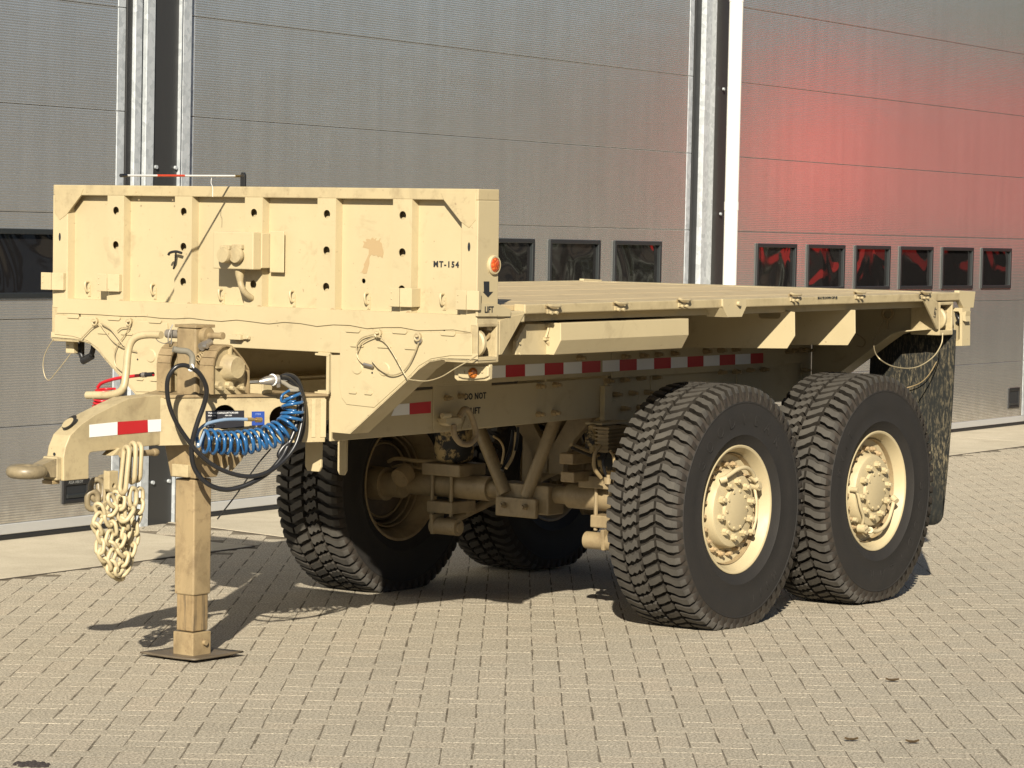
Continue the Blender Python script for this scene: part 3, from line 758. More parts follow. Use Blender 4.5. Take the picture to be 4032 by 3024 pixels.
gs = [(3638, 1180), (3680, 1178), (3695, 1190), (3697, 1297), (3692, 1297)]
MB().slab(poly_y(gs, -.006), (0, .012, 0)).build('rear_gusset', TAN2, TR, bevel=.002)
text('lettering', 'LIFT', .03, INK, TR, U(3682, 1231, y=-.0065), (.25, 0, .9), (-.9, 0, .25), bold=.0005)
# rear crossbeam: a mirror image of the front wings, seen from its front
RX = 4.05
for side in (0, 1):
    f = mir if side else (lambda p: Vector(p))
    pts = [Vector((RX, .04, 1.335)), Vector((RX, .19, 1.318)), Vector((RX, .25, 1.30)), Vector((RX, .31, 1.26)), Vector((RX, .57, 1.076)), Vector((RX, .80, .93)), Vector((RX, .80, 1.47)), Vector((RX, .04, 1.47))]
    MB().slab([f(p) for p in pts], (.006, 0, 0)).build('rear_wing', TAN, TR, bevel=.002)
    m = MB()
    for a, b in zip(pts[:5], pts[1:6]):
        m.slab([f(a) - Vector((.125, 0, 0)), f(b) - Vector((.125, 0, 0)), f(b), f(a)], (0, 0, .006))
    m.build('wing_flange', TAN, TR)
# tail lamp guard
tg = [(3753, 1212), (3789, 1212), (3788, 1362), (3758, 1362)]
ti = [(3754, 1226), (3774, 1226), (3779, 1236), (3778, 1334), (3772, 1343), (3760, 1344)]
tl = empty('tail_lamp', (0, 0, 0), TR)
MB().slab(poly_x(tg, 4.235), (.09, 0, 0), [poly_x(ti, 4.235)]).build('lamp_guard', TAN, tl, bevel=.003)
MB().slab(poly_x([(3789, 1230), (3805, 1226), (3801, 1245), (3804, 1266), (3790, 1262)], 4.235), (.05, 0, 0)).build('guard_tab', TAN, tl)
MB().slab(poly_x(ti, 4.29), (.02, 0, 0)).build('lamp_body', mat('lamp_olive', (.10, .10, .055), .4), tl)
MB().tube(spline([U(3756, 1232, x=4.26), U(3770, 1245, x=4.25), U(3776, 1262, x=4.25), U(3762, 1275, x=4.26), U(3756, 1290, x=4.27)], 5), .008, 8).build('lamp_wire', BLACKR, tl, smooth=50)

# --- chassis
SHADEM = mat('interior_shade', (.05, .042, .032), .8)  # near-black, paints the shade inside the frame opening
CH = empty('chassis', (0, 0, 0), TR)
def both(name, m_fn, mats, bevel=0, smooth=None):
    out = []
    for side in (0, 1):
        f = mir if side else (lambda p: Vector(p)); m = MB(); m_fn(m, f, -1 if side else 1); out.append(m.build(name, mats, CH, bevel=bevel, smooth=smooth, seg=1))
    return out
def rail(m, f, s):
    m.slab([f((0.004, .785, 1.135)), f((3.98, .785, 1.135)), f((3.98, .785, 1.30)), f((0.004, .785, 1.30))], (0, .009 * s, 0))
    for z in (1.128, 1.291): m.slab([f((0.002, .787, z)), f((3.98, .787, z)), f((3.98, .85, z)), f((0.002, .85, z))], (0, 0, .009))
both('frame_channel', rail, TAN, .002)
fp = poly_y([(1303, 1560), (1303, 1738), (1720, 1704), (2375, 1642), (2377, 1500), (2372, 1488)], .80)
both('side_plate', lambda m, f, s: m.slab([f(p) for p in fp], (0, .012 * s, 0)), TAN, .002)
dbl = poly_y([(1707, 1502), (1707, 1700), (1937, 1681), (1937, 1494)], .795)
both('doubler_plate', lambda m, f, s: m.slab([f(p) for p in dbl], (0, .006 * s, 0)), TAN, .002)
rp = [Vector((2.128, .80, 1.02)), Vector((2.128, .80, .80)), Vector((2.7, .80, .86)), Vector((3.1, .80, .93)), Vector((4.06, .80, .93)), Vector((4.06, .80, 1.30)), Vector((2.128, .80, 1.30))]
both('rear_side_plate', lambda m, f, s: m.slab([f(p + Vector((0, .006, 0))) for p in rp], (0, .012 * s, 0)), TAN, .002)
up_ = [Vector((.30, .778, 1.138)), Vector((2.118, .778, 1.138)), Vector((2.118, .778, 1.40)), Vector((.30, .778, 1.40))]
both('upper_web', lambda m, f, s: m.slab([f(p) for p in up_], (0, .0065 * s, 0)), TAN, .003)
up2 = [Vector((2.124, .778, 1.115)), Vector((3.66, .778, 1.115)), Vector((3.70, .778, 1.16)), Vector((3.70, .778, 1.40)), Vector((2.124, .778, 1.40))]
both('upper_web', lambda m, f, s: m.slab([f(p) for p in up2], (0, .0065 * s, 0)), TAN, .003)
def posts(m, f, s):
    a, b = U(2382, 1520, y=.77), U(2410, 1655, y=.77); a2, b2 = U(2414, 1580, y=.77), U(2430, 1660, y=.77)
    m.slab([f((a.x, .77, b.z)), f((b.x, .77, b.z)), f((b.x, .77, a.z)), f((a.x, .77, a.z))], (0, .028 * s, 0))
    m.slab([f((a2.x, .775, b2.z)), f((b2.x, .775, b2.z)), f((b2.x, .775, a2.z)), f((a2.x, .775, a2.z))], (0, .022 * s, 0))
    m.slab([f((a.x - .12, .70, b.z - .012)), f((b2.x + .03, .70, b.z - .012)), f((b2.x + .03, .80, b.z - .012)), f((a.x - .12, .80, b.z - .012))], (0, 0, .01))
both('spring_hanger', posts, TAN, .002)
for x in (1.6, 2.5, 3.3, 3.95):
    MB().box((x, .80, .98 if x > .1 else 1.30), (x + .012, WID - .80, 1.43)).build('cross_member', TAN, CH)
MB().box((1.40, .82, .93), (1.412, WID - .82, 1.43)).build('cross_member', SHADEM, CH)  # dark sheet added behind the front opening, standing in for shade
for k, x in ((2, 2.545), (3, 3.125)):
    for side in (0, 1):
        f = mir if side else (lambda p: Vector(p)); s = -1 if side else 1
        pts = [(x, .012, 1.452), (x, .008, 1.338), (x, .05, 1.276), (x, .79, 1.252), (x, .79, 1.452)]
        h = []
        if k == 2:
            a, b = U(2985, 1212, x=x), U(3072, 1256, x=x)
            h = [[f(p) for p in ((x, b.y, b.z + .01), (x, b.y + .012, b.z), (x, a.y - .012, b.z), (x, a.y, b.z + .012), (x, a.y, a.z), (x, b.y, a.z))]]
        MB().slab([f(p) for p in pts], (.006, 0, 0), h).build('outrigger', TAN, CH, bevel=.0015, seg=1)
# tool box hung under the near rail
tb = empty('tool_box', (0, 0, 0), TR)
A1_, A2_ = U(2208, 1342, y=0), U(2718, 1317, y=0); lo = U(2177, 1400, x=A1_.x); lo2 = U(2685, 1369, x=A2_.x)
yb, zl = lo.y, (lo.z + lo2.z) / 2; zc = (A1_.z + A2_.z) / 2
box_prof = [(.006, 1.440), (.004, zc), (yb, zl), (.42, zl + .006), (.42, 1.440)]
MB().slab([(A1_.x + .006, y, z) for y, z in box_prof], (A2_.x - A1_.x - .012, 0, 0)).build('box_body', TAN, tb, bevel=.003)
sp = [(2072, 1275), (2177, 1275), (2177, 1397), (2031, 1397), (2034, 1345)]
MB().slab(poly_y(sp, .08), (0, .02, 0)).build('side_panel', TAN, tb, bevel=.002)
MB().slab(poly_y([(2010, 1242), (2180, 1238), (2180, 1282), (2068, 1282), (2018, 1397), (1975, 1397)], .13), (0, .01, 0)).build('back_panel', TAN, tb)
p = U(2150, 1308, y=.08)
m = MB(); m.tube([p + Vector((-.018, -.012, -.02)), p + Vector((0, -.016, .03)), p + Vector((.018, -.012, -.02))], .006, 7, closed=True)
m.box(tuple(p + Vector((-.02, -.014, -.034))), tuple(p + Vector((.02, 0, -.022)))); m.cyl(p + Vector((-.004, -.012, -.04)), p + Vector((.022, -.012, -.072)), .007, 8); m.cyl(p + Vector((0, -.02, .03)), p + Vector((0, 0, .03)), .009, 8)
m.build('latch', TAN2, tb, smooth=40)
for (u, v) in ((2045, 1352), (2045, 1393)):
    p = U(u, v, y=.078); MB().cyl(p, p + Vector((0, -.006, 0)), .005, 8).build('screw', TAN, tb)
# side marker under the front corner
MKP = empty('side_marker', (0, 0, 0), TR); MKP['label'] = 'rectangular marker with round amber lens under the front corner'
xm = .10; mk = [(1787, 1432), (1800, 1425), (1925, 1427), (1929, 1440), (1927, 1494), (1915, 1500), (1800, 1499), (1789, 1490)]
MB().slab(poly_x(mk, xm), (.02, 0, 0)).build('marker_plate', TAN, MKP, bevel=.003)
a_, b_ = U(1803, 1445, x=xm), U(1922, 1487, x=xm)
MB().slab(poly_x([(1802, 1446), (1812, 1441), (1915, 1441), (1923, 1446), (1922, 1482), (1905, 1489), (1862, 1493), (1820, 1489), (1803, 1482)], xm - .012), (.014, 0, 0)).build('marker_body', TAN, MKP, bevel=.004)
c = U(1863, 1469, x=xm - .012)
MB().rev([(0, .023), (-.008, .021), (-.014, .013), (-.016, 0)], c, 24, 'x').build('lens', AMBER, MKP, smooth=60)
for uu in (1827, 1900):
    c = U(uu, 1465, x=xm - .013); MB().cyl(c, c - Vector((.004, 0, 0)), .0045, 10).build('screw', TAN, MKP)
MB().box((xm + .001, a_.y - .12, 1.25), (xm + .012, a_.y - .03, 1.32)).build('marker_bracket', TAN, MKP)
# lettering and conspicuity tape
text('lettering', 'DO NOT', .040, INK, CH, U(1871, 1561, y=.795), (1, 0, 0), (0, 0, 1), bold=.0012, xs=.95, space=1.1)
text('lettering', 'LIFT', .040, INK, CH, U(1871, 1618, y=.795), (1, 0, 0), (0, 0, 1), bold=.0012, xs=.95, space=1.1)
bz = lambda x: 1900 + x / 2.212
bounds = [70, 200, 370, 540, 705, 865, 1027, None, 1045, 1193, 1343, 1493, 1640, 1784, 1924, 2064, 2200]
xs_, col, prev = [], 0, None
for bnd in bounds:
    if bnd is None: prev = None; continue
    if prev is not None: xs_.append((bz(prev), bz(bnd), col)); col = 1 - col
    prev = bnd
xs_ += [(2895, 2955, 0), (2955, 3005, 1)]
for (u0, u1, c) in xs_:
    y = .7772
    vt = lambda u: 1441 + (u - 1929) * (1390 - 1441) / (3005 - 1929); vb = lambda u: vt(u) + 48 - (u - 1929) * .008
    pts = [U(u0, vb(u0), y=y), U(u1, vb(u1), y=y), U(u1, vt(u1), y=y), U(u0, vt(u0), y=y)]
    MB().slab(pts, (0, -.0005, 0)).build('reflective_strip', RED if c else WHITE, CH)
MB().slab(poly_y([(1540, 1638), (1612, 1632), (1612, 1588), (1560, 1592)], .7995), (0, -.0005, 0)).build('reflective_strip', WHITE, CH)
MB().slab(poly_y([(1612, 1632), (1696, 1626), (1697, 1580), (1612, 1588)], .7995), (0, -.0005, 0)).build('reflective_strip', RED, CH)
bolts = []
for q in ((1090, 995), (1230, 985), (1370, 970), (1505, 963), (1160, 1113), (1300, 1100), (1435, 1093), (1230, 1235), (1370, 1222), (490, 1040), (630, 1028), (485, 1285), (620, 1272), (1940, 740), (2070, 730), (2190, 715), (1230, 783), (1390, 775), (1520, 765), (1660, 755), (840, 795)):
    bolts.append((1900 + q[0] / 2.212, 1050 + q[1] / 2.212, .8))
for q in ((1395, 1290), (1545, 1270), (1380, 1490)): bolts.append((1250 + q[0] / 2.765, 1100 + q[1] / 2.765, .8))
for q in ((140, 610), (245, 605), (350, 600), (565, 585), (255, 765), (360, 760), (460, 750), (560, 745), (860, 750), (745, 615), (790, 610), (835, 608), (880, 606)):
    bolts.append((2700 + q[0] / 1.843, 1050 + q[1] / 1.843, .8))
bm_ = MB().cyl((0, .012, 0), (0, -.018, 0), .0145, 6).cyl((0, -.018, 0), (0, -.040, 0), .0085, 8).mesh('frame_bolt', BOLT, 40)
for (u, v, y) in bolts:
    p = U(u, v, y=y - .028 if v < 1480 else y - .006); inst(bm_, 'frame_bolt', CH, p)
# lifting shackle
c = U(1820, 1640, y=.76)
sh = MB().tube(spline([U(1808, 1640, y=.74), U(1826, 1612, y=.74), U(1848, 1622, y=.74), U(1869, 1680, y=.74), U(1872, 1720, y=.74), U(1850, 1747, y=.74), U(1815, 1745, y=.74), U(1790, 1715, y=.74), U(1786, 1672, y=.74)], 5), .0135, 10)
sh.build('shackle', TAN3, CH, smooth=50)
MB().slab(poly_y([(1757, 1648), (1818, 1642), (1818, 1666), (1800, 1676), (1772, 1678), (1758, 1668)], .745), (0, .05, 0)).cyl(U(1740, 1637, y=.75), U(1772, 1634, y=.75), .014, 10).build('shackle_lug', TAN, CH, bevel=.003)
MB().slab(poly_y([(1818, 1690), (1858, 1686), (1835, 1640)], .79), (0, .012, 0)).build('lug_gusset', TAN, CH)
# legs hanging from the frame front
for (l, r, b) in ((1202, 1263, 1858), (1329, 1362, 1872)):
    xx = .10 if l < 1300 else .35
    q0, q1 = U(l, 1745, x=xx), U(r, b, x=xx)
    MB().slab([(xx, q0.y, .93), (xx, q1.y, .93), (xx, q1.y, q1.z + .02), (xx, q1.y + .012, q1.z), (xx, q0.y - .012, q1.z), (xx, q0.y, q1.z + .02)], (.012, 0, 0)).build('hanger_tab', TAN, CH, bevel=.002)

# --- axles
HZ = .534; AX1, AX2 = 2.081, 3.400
DRUMM = tan_paint('brake_drum_dirt', .9, base=(.07, .05, .03))
def axle(x0, hubz):
    ax = empty('axle', (x0, 0, hubz), TR); L = lambda x, y, z: (x - x0, y, z - hubz)
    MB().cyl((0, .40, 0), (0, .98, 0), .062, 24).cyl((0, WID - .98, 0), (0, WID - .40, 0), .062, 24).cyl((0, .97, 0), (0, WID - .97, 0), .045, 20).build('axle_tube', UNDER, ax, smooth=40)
    MB().box((-.075, 1.06, -.10), (.06, 1.38, .045)).build('centre_block', UNDER, ax, bevel=.008)
    m = MB().box((-.125, 1.10, -.115), (-.10, 1.345, -.02)); m.build('rod_plate', UNDER, ax, bevel=.006)
    for y in (1.16, 1.29): MB().cyl((-.125, y, -.06), (-.145, y, -.06), .016, 6).cyl((-.145, y, -.06), (-.16, y, -.06), .010, 8).build('rod_nut', UNDER, ax)
    for side in (0, 1):
        f = mir if side else (lambda p: Vector(p))
        MB().cyl(*((f((-.085, 1.13, -.01)), f((-.05, .88, .40))) if side else ((-.085, 1.185, -.01), (-.05, 1.03, .40))), .033, 16).build('torque_rod', UNDER, ax, smooth=40)
        MB().box(tuple(min(a, b) for a, b in zip(f((-.11, .62, .055)), f((.11, .86, .115)))), tuple(max(a, b) for a, b in zip(f((-.11, .62, .055)), f((.11, .86, .115))))).build('spring_pad', UNDER, ax, bevel=.006)
        a_, b_ = f((-.09, .64, -.135)), f((.11, .80, -.075)); MB().box(tuple(map(min, a_, b_)), tuple(map(max, a_, b_))).build('clamp_plate', UNDER, ax, bevel=.006)
        for xx in (-.07, .07):
            for yy in (.66, .78): MB().cyl(f((xx, yy, -.15)), f((xx, yy, .06)), .010, 8).build('u_bolt', UNDER, ax, smooth=40)
        prof = [(0, .07), (.02, .095), (.07, .102), (.11, .094), (.13, .102), (.19, .102), (.22, .092), (.24, .07)]
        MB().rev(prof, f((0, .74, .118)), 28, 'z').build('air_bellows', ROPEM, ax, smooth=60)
        MB().slab([f((-.12, .70, -.14)), f((-.02, .70, -.14)), f((-.03, .70, -.24)), f((-.11, .70, -.24))], (0, .02, 0), [circle(f((-.06, .70, -.20)), .017, 'y', 14)]).build('rod_lug', UNDER, ax, bevel=.004)
        MB().cyl(f((-.07, .83, -.20)), f((-.07, .67, -.20)), .042, 20).cyl(f((-.07, .842, -.20)), f((-.07, .82, -.20)), .024, 14).build('bush', UNDER, ax, smooth=35)
        MB().cyl(f((-.05, .70, -.20)), f((.75, .86, .05)), .024, 12).build('trailing_rod', UNDER, ax, smooth=40)
        MB().rev([(0, .06), (0, .205), (.16, .215), (.16, 0)] if side else [(0, 0), (0, .215), (.16, .205), (.16, .06)], (0, WID - .28 if side else .12, 0), 40, 'y').build('brake_drum', DRUMM, ax, smooth=35)
        hq = U(1591, 1911, y=WID - .48); hx, hz_ = hq.x - AX1, hq.z - HZ
        MB().cyl(f((hx, .48, hz_)), f((hx, .36, hz_)), .064, 26).cyl(f((hx, .37, hz_)), f((hx, .24, hz_)), .085, 20).cyl(f((hx, .482, hz_)), f((hx, .479, hz_)), .016, 14).build('spindle_hub', UNDER, ax, smooth=35)
        for rr_, yy_ in ((.236, .330), (.226, .300), (.19, .285)): MB().tube(circle(f((0, yy_, 0)), rr_, 'y', 40), .006, 6, closed=True).build('drum_ring', TAN3, ax, smooth=60)
        MB().tube(spline([f((-.05, .36, .10)), f((-.06, .42, .12)), f((-.04, .55, .115)), f((.02, .66, .14)), f((.05, .84, .36))], 5), .010, 7).tube(spline([f((-.02, .36, .07)), f((-.03, .45, .09)), f((0, .58, .09)), f((.05, .70, .30))], 5), .007, 6).build('brake_pipe', BOLT, ax, smooth=50)
        MB().cyl(f((-.16, .52, .03)), f((-.10, .52, .06)), .05, 16).build('brake_chamber', TAN3, ax, smooth=40)
    return ax
axle(AX1, HZ); axle(AX2, HZ)
# frame gear above the front axle: sloping arm, column, valve block with fins, bundles of pipes
for side in (0, 1):
    f = mir if side else (lambda p: Vector(p))
    xg = 2.22
    ap_ = [U(1650 + a / 2.458, 1600 + b / 2.458, x=xg) for a, b in ((1440, 120), (1690, 105), (1500, 330), (1410, 480), (1390, 660), (1255, 650), (1245, 450))]
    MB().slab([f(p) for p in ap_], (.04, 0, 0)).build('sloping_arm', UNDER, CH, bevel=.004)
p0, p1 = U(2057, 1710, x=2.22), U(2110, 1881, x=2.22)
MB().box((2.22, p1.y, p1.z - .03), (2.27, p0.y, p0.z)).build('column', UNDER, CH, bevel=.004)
p0, p1 = U(2370, 1690, y=.66), U(2440, 1775, y=.66)
fin = MB()
for k in range(6): 
    z = p1.z + (p0.z - p1.z) * (k + .2) / 6
    fin.box((p0.x, .62, z), (p1.x, .70, z + .008))
fin.box((p0.x + .008, .63, p1.z), (p1.x - .008, .69, p0.z)); fin.box((p0.x - .006, .615, p0.z), (p1.x + .006, .705, p0.z + .01))
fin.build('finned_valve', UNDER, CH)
MB().rev([(0, .03), (.02, .034), (.10, .034), (.11, .026), (.14, .02), (.15, 0)], U(2330, 1790, y=.75), 16, 'z').build('filter_bowl', ROPEM, CH, smooth=40)
zg = lambda x, y: (1650 + x / 2.458, 1600 + y / 2.458)
for k, (pl, y, r) in enumerate([([(1470, 370), (1560, 400), (1680, 450), (1760, 470), (1830, 420)], .75, .009), ([(1480, 400), (1600, 450), (1700, 500), (1720, 600), (1790, 700)], .72, .008), ([(1750, 380), (1700, 470), (1700, 600), (1760, 690)], .66, .010), ([(1820, 450), (1780, 540), (1800, 640), (1840, 720)], .64, .007), ([(1850, 430), (1880, 480), (1890, 560)], .6, .007), ([(910, 230), (890, 380), (850, 520), (800, 620)], 1.1, .010), ([(940, 250), (930, 380), (900, 500), (840, 600)], 1.08, .008), ([(960, 200), (950, 330), (930, 430)], 1.06, .007), ([(720, 290), (780, 330), (820, 420), (800, 560)], 1.3, .006)]):
    MB().tube(spline([U(*zg(a, b), y=y) for a, b in pl], 5), r, 7).build('air_pipe', BLACKR if k % 2 else BOLT, CH, smooth=50)
for (a, b, c, d, y) in ((1490, 460, 1700, 545, .80), (1500, 640, 1680, 720, .80)):
    q0, q1 = U(*zg(a, b), y=y), U(*zg(c, d), y=y); MB().box((q0.x, y, q1.z), (q1.x, y + .08, q0.z)).build('valve_body', TAN3, CH, bevel=.005)
q = U(2395, 1905, y=.42)
MB().cyl(q, q + Vector((0, 0, .03)), .022, 12).cyl(q + Vector((0, 0, .03)), q + Vector((0, 0, .042)), .009, 8).cyl(q + Vector((.01, -.015, -.06)), q + Vector((.01, -.015, .0)), .016, 10).build('bleed_valve', UNDER, CH, smooth=40)

# --- wheels
YC = .190
NL = 62
def tyre_mesh():
    m = MB(); prof = [(-.160, .296), (-.176, .318), (-.188, .350), (-.1905, .352), (-.1905, .356), (-.1895, .358), (-.197, .42), (-.198, .46), (-.1945, .500), (-.1965, .502), (-.1965, .507), (-.1935, .509), (-.187, .532), (-.178, .548), (-.165, .556), (-.09, .5575), (0, .558)]
    prof = prof + [(-o, r) for o, r in reversed(prof[:-1])]
    n = len(prof); seg = 124; b = 0
    for k in range(seg):
        a = 2 * math.pi * k / seg
        for (o, r) in prof: m.v.append((r * math.cos(a), o, r * math.sin(a)))
    for k in range(seg):
        l = (k + 1) % seg
        for i in range(n - 1):
            o = (prof[i][0] + prof[i + 1][0]) / 2; r = (prof[i][1] + prof[i + 1][1]) / 2
            m.f.append([k * n + i, k * n + i + 1, l * n + i + 1, l * n + i]); m.m.append(2 if r > .550 else (3 if r > .515 else 0))
    rr_ = random.Random(5)
    p = 2 * math.pi / NL; d = .046
    def lug(st, ce):                       # st: stations (o, r_top, r_base, angle shift, half width)
        b = len(m.v); q = len(st)
        for (o, rt, rb, sh, hw) in st:
            for (r, e) in ((rb, hw * 1.12), (rt, hw)):
                for sg in (-1, 1): a = ce + sh + sg * e; m.v.append((r * math.cos(a), o, r * math.sin(a)))
        def F(*ix, mt=1): m.f.append([b + i for i in ix]); m.m.append(mt)
        for i in range(q - 1):
            j = i * 4
            side_top = st[i][1] < .574 and st[i + 1][1] < .574
            F(j + 2, j + 3, j + 7, j + 6, mt=3 if side_top else 1); F(j, j + 2, j + 6, j + 4, mt=2); F(j + 1, j + 5, j + 7, j + 3, mt=2)
        F(0, 1, 3, 2, mt=2); e = (q - 1) * 4; F(e, e + 2, e + 3, e + 1, mt=2)
    for k in range(NL):
        c0 = k * p
        j = lambda s=.0022: rr_.uniform(-s, s)
        h = p * .268
        z = .045 * p
        def body(o0, o1, a0, a1, zag):
            q = [(0, .04), (.20, .0), (.40, .56), (.62, .62), (.82, 1.04), (1, 1)]
            return [(o0 + (o1 - o0) * t, .5885, .55, a0 + (a1 - a0) * g + zag * (1 if i % 2 else -1) * z + j(.0012), h * (1.0 + .10 * math.sin(t * 3.1) + rr_.uniform(-.05, .05))) for i, (t, g) in enumerate(q)]
        e1, e2 = (.60, .86) if k % 2 else (.84, .70)
        lug([(-.1945, .531, .51, d * 1.25, h * e1), (-.1915, .553, .53, d * 1.18, h * .98), (-.178, .580, .545, d * .95, h * 1.02), (-.150, .5855, .55, d * .80, h * 1.08), (-.128, .587, .55, d * .30, h), (-.098, .588, .55, 0, h * .92)], c0 + j())
        lug(body(-.0850, -.0085, -.004, d, 1), c0 + p * .10 + j())
        lug(body(.0085, .0850, .006, d + .004, -1), c0 + p * .10 + j())
        lug([(.098, .588, .55, d, h * .92), (.128, .587, .55, d * .70, h), (.150, .5855, .55, d * .2, h * 1.08), (.178, .580, .545, d * .05, h * 1.02), (.1915, .553, .53, -d * .18, h * .98), (.1945, .531, .51, -d * .25, h * e2)], c0 + j())
    # weight flattens the foot
    flat = -.5545
    for i, (x, y, z) in enumerate(m.v):
        if z < flat: m.v[i] = (x * 1.01, y * (1 + .25 * (flat - z)), flat - (flat - z) * .04)
        elif z < -.40 and abs(y) > .15: t = (-.40 - z) / .155; m.v[i] = (x, y * (1 + .035 * t * t), z)
    return m.mesh('tyre', [SIDEWALL, TREAD, GROOVE, SMUDGE], 42)
TY = tyre_mesh()
RIMP = [(-.155, .294), (-.166, .304), (-.1705, .3035), (-.1715, .299), (-.168, .291), (-.150, .279), (-.115, .266), (-.100, .260), (-.097, .240), (-.094, .233), (-.094, .192), (-.10, .187), (-.136, .183), (-.146, .176), (-.150, .164), (-.150, .102), (-.152, .101), (-.163, .099), (-.165, .094), (-.165, .0)]
RIM = MB().rev(RIMP, (0, 0, 0), 64, 'y').mesh('rim', TAN, 32)
RIMB = MB().rev([(-.122, .262), (-.08, .250), (.09, .250), (.12, .262), (.150, .279), (.168, .291), (.1715, .299), (.1705, .3035), (.166, .304), (.150, .296), (-.155, .294)], (0, 0, 0), 64, 'y').mesh('rim_barrel', TAN3, 32)
RBT = MB().cyl((0, -.092, 0), (0, -.113, 0), .0135, 6).cyl((0, -.113, 0), (0, -.128, 0), .009, 8).mesh('rim_bolt', RUSTB, 40)
HNT = MB().cyl((0, -.148, 0), (0, -.170, 0), .0175, 6).cyl((0, -.170, 0), (0, -.182, 0), .011, 10).mesh('wheel_nut', TAN, 40)
CAPB = MB().cyl((0, -.163, 0), (0, -.171, 0), .0075, 6).mesh('cap_bolt', TAN, 40)
ct = MB().tube(spline([(-.127, -.166, .152), (-.07, -.172, .173), (-.012, -.176, .192), (.053, -.176, .194), (.11, -.172, .173), (.143, -.168, .143), (.178, -.16, .105)], 6), .0105, 9)
ct.cyl((-.135, -.155, .145), (-.118, -.182, .155), .017, 12).cyl((.136, -.155, .150), (.158, -.172, .128), .016, 10)
ct.cyl((.188, -.13, .098), (.188, -.172, .098), .022, 14).cyl((.172, -.165, .10), (.205, -.165, .09), .012, 8)
ct.tube(spline([(.180, -.15, .08), (.170, -.165, .04), (.172, -.168, -.028), (.160, -.166, -.08), (.152, -.160, -.115)], 5), .008, 8).cyl((.150, -.13, -.117), (.150, -.170, -.117), .013, 10).cyl((.205, -.125, .03), (.205, -.150, .03), .012, 8)
CTI = ct.mesh('inflation_hose', TAN, 50)
VST = MB().tube([(.235, -.135, .150), (.255, -.140, .158), (.285, -.165, .165)], .003, 6).mesh('valve_stem', TAN2, 50)
LETTERM = rubber('tyre_letter_rubber', (.016, .0155, .015), .16, (.07, .055, .042))
def letters(parent, body, r, a_mid, step, h, phi):
    n = len(body)
    for i, chx in enumerate(body):
        if chx == ' ': continue
        a = a_mid - (i - (n - 1) / 2) * step - phi
        o = Vector((r * math.cos(a), -.1985 + (abs(r - .45) * .05), r * math.sin(a)))
        text('raised_letter', chx, h, LETTERM, parent, o, (math.sin(a), 0, -math.cos(a)), (math.cos(a), 0, math.sin(a)), depth=.0011, bold=-.0006, lift=.0002, xs=.95)
def wheel(x, side, phi, lab, letter):
    y = YC if not side else WID - YC - .055
    w = empty('wheel', (x, y, HZ), TR, (0, 0, math.pi if side else 0)); w['label'] = lab
    R1 = (0, phi, 0)
    inst(TY, 'tyre', w); inst(RIM, 'rim', w, rot=R1); inst(RIMB, 'rim_barrel', w)
    def ring(me, nm, n, r, off):
        for k in range(n):
            a = 2 * math.pi * k / n + off
            inst(me, nm, w, (r * math.cos(a), 0, r * math.sin(a)), (0, -a, 0))
    if not side:
        ring(RBT, 'rim_bolt', 20, .213, .1 - phi); ring(HNT, 'wheel_nut', 10, .133, .22 - phi); ring(CAPB, 'cap_bolt', 10, .088, .05 - phi)
        inst(CTI, 'inflation_hose', w, rot=R1); inst(VST, 'valve_stem', w, rot=R1)
    if letter:
        letters(w, 'GOODYEAR', .425, R_(97), R_(14.5), .080, phi); letters(w, 'MV/T', .44, R_(-62), R_(9), .06, phi)
wheel(AX1, 0, 0, 'near front wheel with mud-scrubbed tyre and its inflation hose on top', True)
wheel(AX2, 0, R_(147), 'near rear wheel with the tyre lettering turned to the bottom', True)
wheel(AX1, 1, 0, 'far front wheel seen from inside in the shade', False)
wheel(AX2, 1, R_(40), 'far rear wheel seen from inside, deepest in the shade', False)
# mud flaps
for side in (0, 1):
    f = mir if side else (lambda p: Vector(p))
    yo = U(3768, 1330, x=4.14).y; zbm = U(3660, 2068, x=4.14).z
    nx, nz = 24, 16; vs = []; rc_ = .07
    for j in range(nz + 1):
        for i in range(nx + 1):
            q_ = i / nx; s_ = .5 - .5 * math.cos(math.pi * q_); e_ = min(s_, 1 - s_) * .50
            bot = zbm + (rc_ - math.sqrt(max(0, rc_ ** 2 - (rc_ - e_) ** 2)) if e_ < rc_ else 0)
            t = j / nz; z = 1.33 - (1.33 - bot) * t; y = yo + .010 + .05 * t + .50 * s_
            vs.append(f((4.14 + .02 * math.sin(t * 3) + .010 * math.cos(s_ * 6.), y, z)))
    fl = MB().add(vs, [(j * (nx + 1) + i, j * (nx + 1) + i + 1, (j + 1) * (nx + 1) + i + 1, (j + 1) * (nx + 1) + i) for j in range(nz) for i in range(nx)]).build('mud_flap', FLAPM, TR, smooth=60)
    so_ = fl.modifiers.new('solid', 'SOLIDIFY'); so_.thickness = .010
    b_ = f((4.12, yo + .35, .60)); MB().cyl(b_, b_ - Vector((.012, 0, 0)), .014, 10).build('flap_bolt', BOLT, TR, smooth=40)

